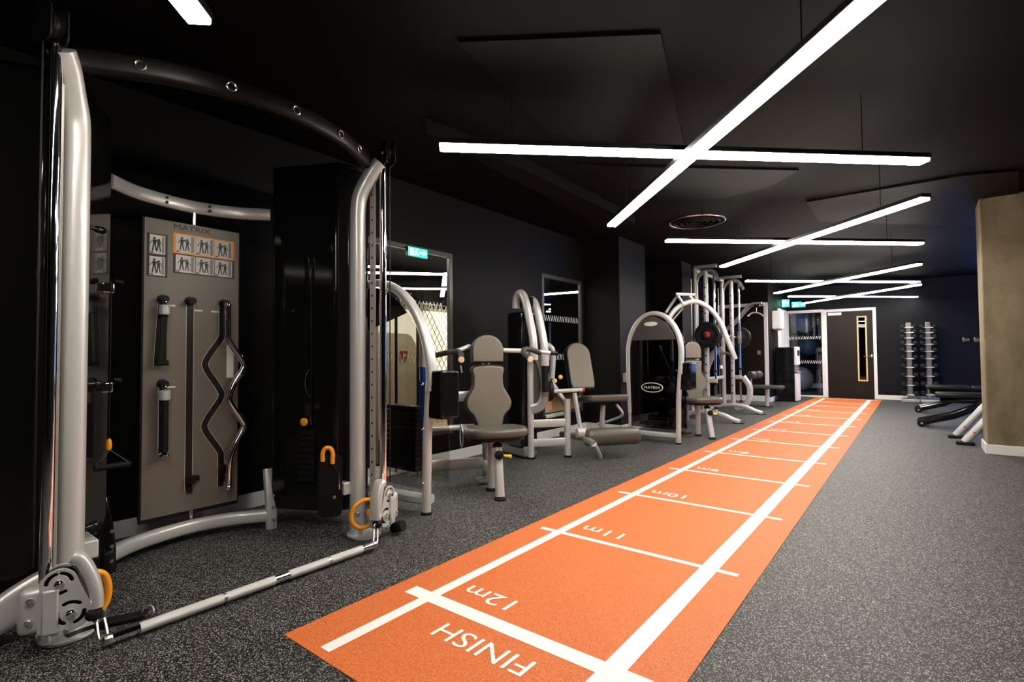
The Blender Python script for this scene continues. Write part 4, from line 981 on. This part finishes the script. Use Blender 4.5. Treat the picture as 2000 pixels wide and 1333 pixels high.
# twin-tube tower of the leg extension
W0 = LP(1016, 700, -.05); W0.z = 0
TA = math.radians(-15); TF = V((math.cos(TA), math.sin(TA), 0)); TS = V((-math.sin(TA), math.cos(TA), 0))
def LT(s_, z, d): return W0+TF*s_+Z3*z+TS*d
for k, d in enumerate((0, .14)):
    pth = [(.215, .98), (.215, 1.10), (.19, 1.25), (.14, 1.42), (.095, 1.55), (.05, 1.625), (-.005, 1.645), (-.05, 1.60), (-.065, 1.50)]
    G().tube(spline([LT(s_, z-(.06 if k else 0), d) for s_, z in pth], 5), .040, 16).build('arch_tube', 'silver', le)
G().box(LT(.02, 1.56, .07), (.14, .09, .10), (TF, TS, Z3)).build('arch_bridge', 'black_gloss', le, bevel=.02)
G().box(LT(-.07, .78, .08), (.24, .20, 1.36), (TF, TS, Z3)).build('stack_shroud', 'black_gloss', le, bevel=.02)
G().box(LT(-.14, .07, .08), (.42, .18, .10), (TF, TS, Z3)).build('shroud_base', 'silver_dark', le, bevel=.015)
G().box(LT(.215, .86, .14), (.05, .05, .40), (TF, TS, Z3)).build('stack_rail', 'black', le, bevel=.004)
G().tube(spline([LP(1062, 676, -.3), LP(1072, 676, -.3), LP(1080, 690, -.3), LP(1078, 740, -.3)], 4), .03, 12).build('rear_handle', 'silver', le)
# --- pulldown machine with tower and big arch
DL5 = (.392, 3.54)
pd = thing('lat_machine', (-2.3, 6.2, 0), 'machine with smoked oval-badged tower and a big silver overhead arch', 'exercise machine')
tower(pd, (-2.142, 5.791, 0), -4, logo=True)
B5, BP5 = seat_station(pd, DL5)
def QP(px, py, d=0): return onP(px, py, B5+FW*(d), FW)
ap = spline([QP(1296, 660, -.2), QP(1304, 628, -.2), QP(1318, 606, -.18), QP(1338, 593, -.14), QP(1362, 590, -.1), QP(1388, 605, -.05), QP(1408, 632, 0), QP(1420, 662, .04), QP(1436, 702, .08)], 6)
G().tube(ap, .032, 18).build('overhead_arch', 'silver', pd)
G().cyl(QP(1319, 575, -.14), QP(1356, 576, -.14), .022, 14).build('arch_crossbar', 'silver', pd)
G().lathe(QP(1318, 575, -.14), -SD, [(.024, -.01), (.026, 0), (.020, .012)], 14).build('crossbar_cap', 'black', pd)
for (a0, a1) in (((1324, 578), (1336, 596)), ((1346, 578), (1360, 592))): G().tube([QP(*a0, -.14), QP(*a1, -.12)], .018, 10).build('crossbar_strut', 'silver', pd)
G().tube([QP(1312, 628, -.22), QP(1334, 602, -.2)], .012, 8).build('arch_brace', 'silver_dark', pd)
G().tube([QP(1322, 578, -.25), QP(1300, 612, -.25)], .020, 8).build('arch_brace', 'silver_dark', pd)
G().tube(spline([QP(1426, 694, .06), QP(1418, 690, .06), QP(1410, 693, .07), QP(1408, 704, .08), QP(1408, 714, .08)], 4), .018, 12).build('hand_grip', 'grip', pd)
G().tube([QP(1408, 714, .08), QP(1409, 720, .08)], .020, 12).build('grip_cap', 'print_white', pd)

# ================================================================== SMITH RACK
SY0, SY1 = 8.02, 9.42
sm = thing('smith_machine', (-2.45, 8.72, 0), 'tall silver smith rack with chrome guide rods and curved front feet', 'exercise machine')
for s_, y in ((-1, SY0), (1, SY1)):
    for x, rr, zt in ((-2.655, .036, 2.36), (-2.50, .034, 2.30)):
        G().cyl((x, y, .12), (x, y, zt), rr, 16).build('upright', 'silver', sm)
    g = G()
    for k in range(14): g.cyl((-2.50, y-.036, .35+k*.13), (-2.50, y-.046, .35+k*.13), .012, 8)
    for k in range(14): g.cyl((-2.565, y-.02, .38+k*.13), (-2.535, y-.02, .38+k*.13), .009, 8)
    g.build('rack_pegs', 'black', sm)
    G().cyl((-2.375, y, .17), (-2.375, y, 2.28), .016, 14).build('guide_rod', 'chrome', sm)
    G().cyl((-2.72, y, .2), (-2.72, y, 2.2), .008, 8).build('cable', 'steel', sm)
    G().oval(spline([(-2.9, y, .05), (-2.7, y, .115), (-2.5, y, .14), (-2.3, y, .115), (-2.15, y, .055), (-2.04, y, .022)], 6), .055, .034, 16, up=Z3).build('curved_foot', 'silver', sm)
    G().box((-2.06, y, .006), (.14, .11, .012)).build('foot_pad', 'black_rubber', sm, bevel=.004)
    for z in (.19, .55, .75): G().lathe((-2.375, y, z), Z3, [(.022, 0), (.026, .006), (.026, .03), (.022, .036)], 14).build('rod_collar', 'black', sm)
    G().oval([(-2.52, y, .62), (-2.35, y, .62)], .02, .035, 10, up=Z3).build('safety_arm', 'silver', sm)
    G().mm((-2.44, y-.05, .60), (-2.37, y-.045, .65)).build('warning_label', 'tan', sm, smooth=False)
    G().box((-2.375, y, 1.31), (.05, .05, .20)).build('bar_carriage', 'steel', sm, bevel=.006)
    # arch over the side
    G().tube(spline([(-2.655, y, 2.05), (-2.62, y, 2.2), (-2.52, y, 2.30), (-2.38, y, 2.28), (-2.30, y, 2.14), (-2.29, y, 2.0)][:5], 5), .026, 12).build('side_arch', 'silver_dark', sm)
    G().box((-2.50, y, 2.37), (.34, .06, .05)).build('top_plate', 'silver_dark', sm, bevel=.006)
G().oval([(-2.655, SY0, 2.33), (-2.655, SY1, 2.33)], .03, .035, 12, up=Z3).build('top_crossbeam', 'silver_dark', sm)
G().oval([(-2.86, SY0, .07), (-2.86, SY1, .07)], .035, .03, 12, up=Z3).build('rear_crossbeam', 'silver', sm)
G().oval([(-2.655, SY0, .62), (-2.655, SY1, .62)], .02, .03, 12, up=Z3).build('middle_crossbeam', 'silver', sm)
G().oval(spline([(-2.70, SY0+.25, .13), (-2.62, SY0+.28, .7), (-2.50, SY0+.3, 1.02), (-2.36, SY0+.32, 1.10)], 5), .05, .03, 12, up=(0, 1, 0)).build('storage_arm', 'silver_dark', sm)
G().oval(spline([(-2.55, SY1+.35, .02), (-2.36, SY1+.35, .15), (-2.31, SY1+.35, .42), (-2.42, SY1+.35, .62)], 5), .05, .03, 12, up=(0, 1, 0)).build('rear_curved_foot', 'silver', sm)
# barbell and plates
bb = thing('barbell', (-2.40, 8.72, 1.30), 'steel barbell carried on the smith rack', 'barbell')
BX, BZ = -2.425, 1.315
G().cyl((BX, 7.72, BZ), (BX, 9.98, BZ), .014, 12).build('shaft', 'chrome', bb)
for y0, y1 in ((7.70, 7.97), (9.50, 9.98)): G().cyl((BX, y0, BZ), (BX, y1, BZ), .024, 14).build('sleeve', 'chrome', bb)
def plate_disc(y, R, label, mat='iron'):
    r = thing('weight_disc', (BX, y, BZ-R), label, 'weight plate', 'weight plates on the barbell')
    G().lathe((BX, y-.02, BZ), (0, 1, 0), [(.03, .006), (.05, 0), (.07, .004), (R*.55, .010), (R*.72, .004), (R-.012, 0), (R, .006), (R, .036), (R-.012, .042), (.05, .042)], 40).build('disc', mat, r)
    G().torus((BX, y-.021, BZ), (0, 1, 0), R*.84, .004, seg=44, tseg=6).build('rim_line', 'print_grey' if R > .2 else 'black', r)
    G().lathe((BX, y-.026, BZ), (0, 1, 0), [(.030, .0), (.046, .0), (.046, .02), (.03, .02)], 20).build('hub_ring', 'red', r)
plate_disc(7.82, .185, 'black weight disc with red hub on the near barbell end, outermost'); plate_disc(7.885, .195, 'black weight disc behind the outermost on the near barbell end')
plate_disc(9.62, .185, 'black weight disc on the far end of the barbell beside the pulldown station')

# ================================================================== PULLDOWN / ROW STATION in the alcove
ps = thing('pulldown_station', (-2.7, 10.87, 0), 'lat pulldown station with black roller pad and flat bench seat', 'exercise machine')
YP = 10.87
G().oval([(-3.42, YP, .02), (-3.42, YP, 2.05)], .05, .04, 12, up=(1, 0, 0)).build('main_post', 'silver_dark', ps)
for dy in (-.09, .09):
    G().oval(spline([(-3.42, YP+dy, 1.35), (-2.95, YP+dy, 1.55), (-2.62, YP+dy, 1.90), (-2.50, YP+dy, 2.0), (-2.30, YP+dy, 2.01)], 5), .022, .03, 10, up=(0, 1, 0)).build('overhead_beam', 'silver_dark', ps)
G().lathe((-2.42, YP-.02, 1.98), (0, 1, 0), [(.05, 0), (.045, .02), (.05, .04)], 18).build('pulley', 'black', ps)
G().cyl((-2.42, YP, 1.95), (-2.42, YP, 1.84), .004, 6).build('cable', 'steel', ps)
G().mm((-3.36, YP-.20, .10), (-3.14, YP+.20, 1.85)).build('weight_shroud', 'black_gloss', ps, bevel=.02)
G().oval([(-3.5, YP, .05), (-2.25, YP, .05)], .035, .045, 12, up=Z3).build('base_beam', 'silver_dark', ps)
pad(rrect(.62, .36, .05), .06, (-2.28, YP-.02, .385), (1, 0, 0), (0, 1, 0), 'bench_seat', ps, 'vinyl_dark', .02)
G().cyl((-2.261, YP-.02, .012), (-2.261, YP-.02, .36), .036, 16).build('seat_post', 'silver', ps); G().lathe((-2.261, YP-.02, 0), Z3, [(.10, 0), (.10, .012), (.05, .016)], 18).build('foot_pad', 'black_rubber', ps)
G().tube([(-2.56, YP, .05), (-2.55, YP, .64)], .024, 12).build('roller_post', 'silver', ps)
G().lathe((-2.52, YP-.20, .615), (.25, 1, 0), [(.03, 0), (.065, .005), (.075, .03), (.075, .15), (.065, .18), (.03, .185)], 22).build('thigh_roller', 'vinyl_dark', ps); G().lathe((-2.47, YP+.02, .615), (.25, 1, 0), [(.03, 0), (.065, .005), (.075, .03), (.075, .15), (.065, .18), (.03, .185)], 22).build('thigh_roller', 'vinyl_dark', ps)
lb = thing('lat_bar', (-2.42, YP, 1.70), 'curved chrome lat bar hanging from the pulldown station', 'bar attachment')
G().tube(spline([atY(1460, 618, YP), atY(1468, 612, YP), atY(1477, 611, YP), atY(1486, 614, YP), atY(1492, 621, YP)], 5), .014, 10).build('bent_shaft', 'silver', lb)
for (p1_, p2_) in (((1492, 621), (1486, 615)), ((1460, 618), (1464, 615))): G().cyl(atY(*p1_, YP), atY(*p2_, YP), .017, 10).build('hand_grip', 'grip' if p1_[0] > 1470 else 'print_white', lb)
G().tube([(-2.42, YP, 1.845), atY(1477, 611, YP)], .008, 8).build('hanger', 'steel', lb)

# ================================================================== DUMBBELL RACKS
hexg = G()
def dumbbell_mesh():
    g = G(); g.cyl((0, -.06, 0), (0, .06, 0), .015, 10); nh = len(g.f)
    for s_ in (-1, 1): g.lathe((0, s_*.055, 0), (0, s_, 0), [(.035, 0), (.052, .006), (.056, .02), (.056, .065), (.050, .075), (.03, .078)], 14)
    me = bpy.data.meshes.new('dumbbell'); me.from_pydata([tuple(p) for p in g.v], [], g.f); me.materials.append(MAT['chrome']); me.materials.append(MAT['iron'])
    for i, p in enumerate(me.polygons): p.material_index = 0 if i < nh else 1; p.use_smooth = True
    me.set_sharp_from_angle(angle=math.radians(40)); return me
DBM = dumbbell_mesh()
ord_ = ['lowest', 'second lowest', 'third lowest', 'fourth lowest', 'fifth lowest', 'fifth highest', 'fourth highest', 'third highest', 'second highest', 'highest']
rows_px = [772, 753.5, 735.5, 718, 701, 686.5, 673, 660.5, 650, 640]
YD = 13.62
for ri, (ptop, pbot, who) in enumerate((((1774, 636), (1778.5, 780), 'beside the door'), ((1811, 634), (1818, 780), 'farther from the door'))):
    T_ = atY(*ptop, YD); Bt = atY(*pbot, YD); x = (T_.x+Bt.x)/2
    rk = thing('dumbbell_rack', (x, YD, 0), 'slim upright dumbbell rack '+who, 'dumbbell rack', 'pair of upright dumbbell racks')
    G().mm((x-.048, YD+.03, .06), (x+.048, YD+.13, 1.66)).build('post', 'rack_post', rk, bevel=.02)
    G().box((x, YD+.06, .03), (.31, .44, .06)).build('base', 'tower_post', rk, bevel=.012)
    for k, yy in enumerate(rows_px):
        z = zrow((x, YD), yy)
        G().box((x, YD+.018, z), (.19, .036, .020)).build('cradle', 'line_white', rk, bevel=.003)
        for s_ in (-1, 1):
            d_ = bpy.data.objects.new('dumbbell', DBM); COL.objects.link(d_); sc = .86-.02*k
            d_.location = (x+s_*.102, YD+.02, z+.045*sc); d_.scale = (sc, sc, sc); ROOT[d_.name] = V(d_.location)
            tag(d_, 'black dumbbell on the %s, %s tier, rack %s' % ('door side' if s_ < 0 else 'column side', ord_[k], who), 'dumbbell', 'dumbbells on the upright racks')
        for s_ in (-1, 1): G().box((x+s_*.102, YD+.02, z+.045*(.86-.02*k)-.058*(.86-.02*k)-.004), (.085, .12, .008)).build('saddle', 'black', rk, bevel=.002)

# ================================================================== BENCHES (right)
def bench(Y, wx, px_left, ytop, label):
    zt = zrow((atY(px_left, ytop, Y).x, Y), ytop); x0 = atY(px_left, ytop, Y).x
    b = thing('weight_bench', (x0+.5, Y, 0), label, 'bench', 'black benches behind the column')
    G().box((x0+.28, Y, zt-.035), (.56, .30, .07)).build('seat_pad', 'pad_black', b, bevel=.025)
    G().box((x0+1.0, Y, zt-.035), (.84, .30, .07)).build('back_pad', 'pad_black', b, bevel=.025)
    G().oval([(x0+.05, Y, zt-.11), (x0+1.40, Y, zt-.11)], .03, .035, 10, up=Z3).build('spine', 'black_gloss', b)
    for s_ in (-.17, .17):
        G().oval([(wx, Y+s_, .07), (wx+.30, Y+s_*.7, .16), (x0+.55, Y+s_*.3, zt-.12)], .045, .04, 12, up=Z3).build('front_leg', 'black_gloss', b)
        G().lathe((wx-.03, Y+s_-.02, .05), (0, 1, 0), [(.03, 0), (.05, .004), (.05, .036), (.03, .04)], 18).build('wheel', 'black_rubber', b)
        G().lathe((wx-.03, Y+s_-.024, .05), (0, 1, 0), [(.014, 0), (.014, .006)], 10).build('wheel_bolt', 'chrome', b)
        G().oval([(x0+1.30, Y+s_, .015), (x0+1.12, Y+s_*.4, zt-.12)], .03, .03, 10, up=(0, 1, 0)).build('rear_leg', 'black_gloss', b)
    G().cyl((wx+.02, Y-.19, .07), (wx+.02, Y+.19, .07), .024, 12).build('axle_bar', 'black_gloss', b)
    G().cyl((x0+1.30, Y-.2, .02), (x0+1.30, Y+.2, .02), .02, 10).build('rear_bar', 'black_gloss', b)
    return b
bench(9.25, .085, 1826, 766, 'black wheeled bench nearer the silver-legged dip station')
bench(11.35, .06, 1808, 752, 'black wheeled bench nearer the dumbbell racks')
ds = thing('dip_station', (.8, 7.85, 0), 'dip station with slanted silver legs and black silver-tipped handles', 'exercise machine')
for Y, fx0, fx1 in ((8.11, .30, .44), (7.58, .345, .49)):
    fxm = (fx0+fx1)/2
    G().tube([(fxm-.005, Y, .03), (fxm+.30, Y, .45), (fxm+.52, Y, .78)], .040, 18).build('slanted_leg', 'silver', ds)
    G().tube([(fxm+.50, Y, .74), (fxm+.62, Y, 1.10), (fxm+.64, Y, 1.75)], .036, 14).build('upright', 'silver', ds)
    G().box((fxm, Y, .017), (.16, .11, .034)).build('foot_pad', 'black_rubber', ds, bevel=.012)
    G().mm((fxm+.065, Y-.043, .135), (fxm+.085, Y-.040, .15)).build('warning_sticker', 'red', ds, smooth=False)
    hz = zrow((fxm+.05, Y), 664); hx_ = atY(1880 if Y > 8 else 1902, 664, Y).x
    G().cyl((hx_+.05, Y, hz), (fxm+.62, Y, hz), .020, 14).build('dip_handle', 'black', ds)
    G().lathe((hx_, Y, hz), (1, 0, 0), [(.020, 0), (.027, .004), (.027, .02), (.021, .03), (.021, .06)], 16).build('handle_cap', 'steel', ds)
    G().tube([(fxm+.62, Y, .05), (fxm+.62, Y, .9)], .030, 12).build('rear_leg', 'silver', ds); G().box((fxm+.62, Y, .025), (.16, .10, .05)).build('rear_foot', 'black_rubber', ds, bevel=.01)
for z, x in ((.34, .62), (.75, .87)): G().cyl((x, 7.58, z), (x, 8.11, z), .022, 12).build('leg_brace', 'silver', ds)
G().box((1.02, 7.845, 1.30), (.07, .32, .5)).build('back_pad', 'vinyl_dark', ds, bevel=.02)
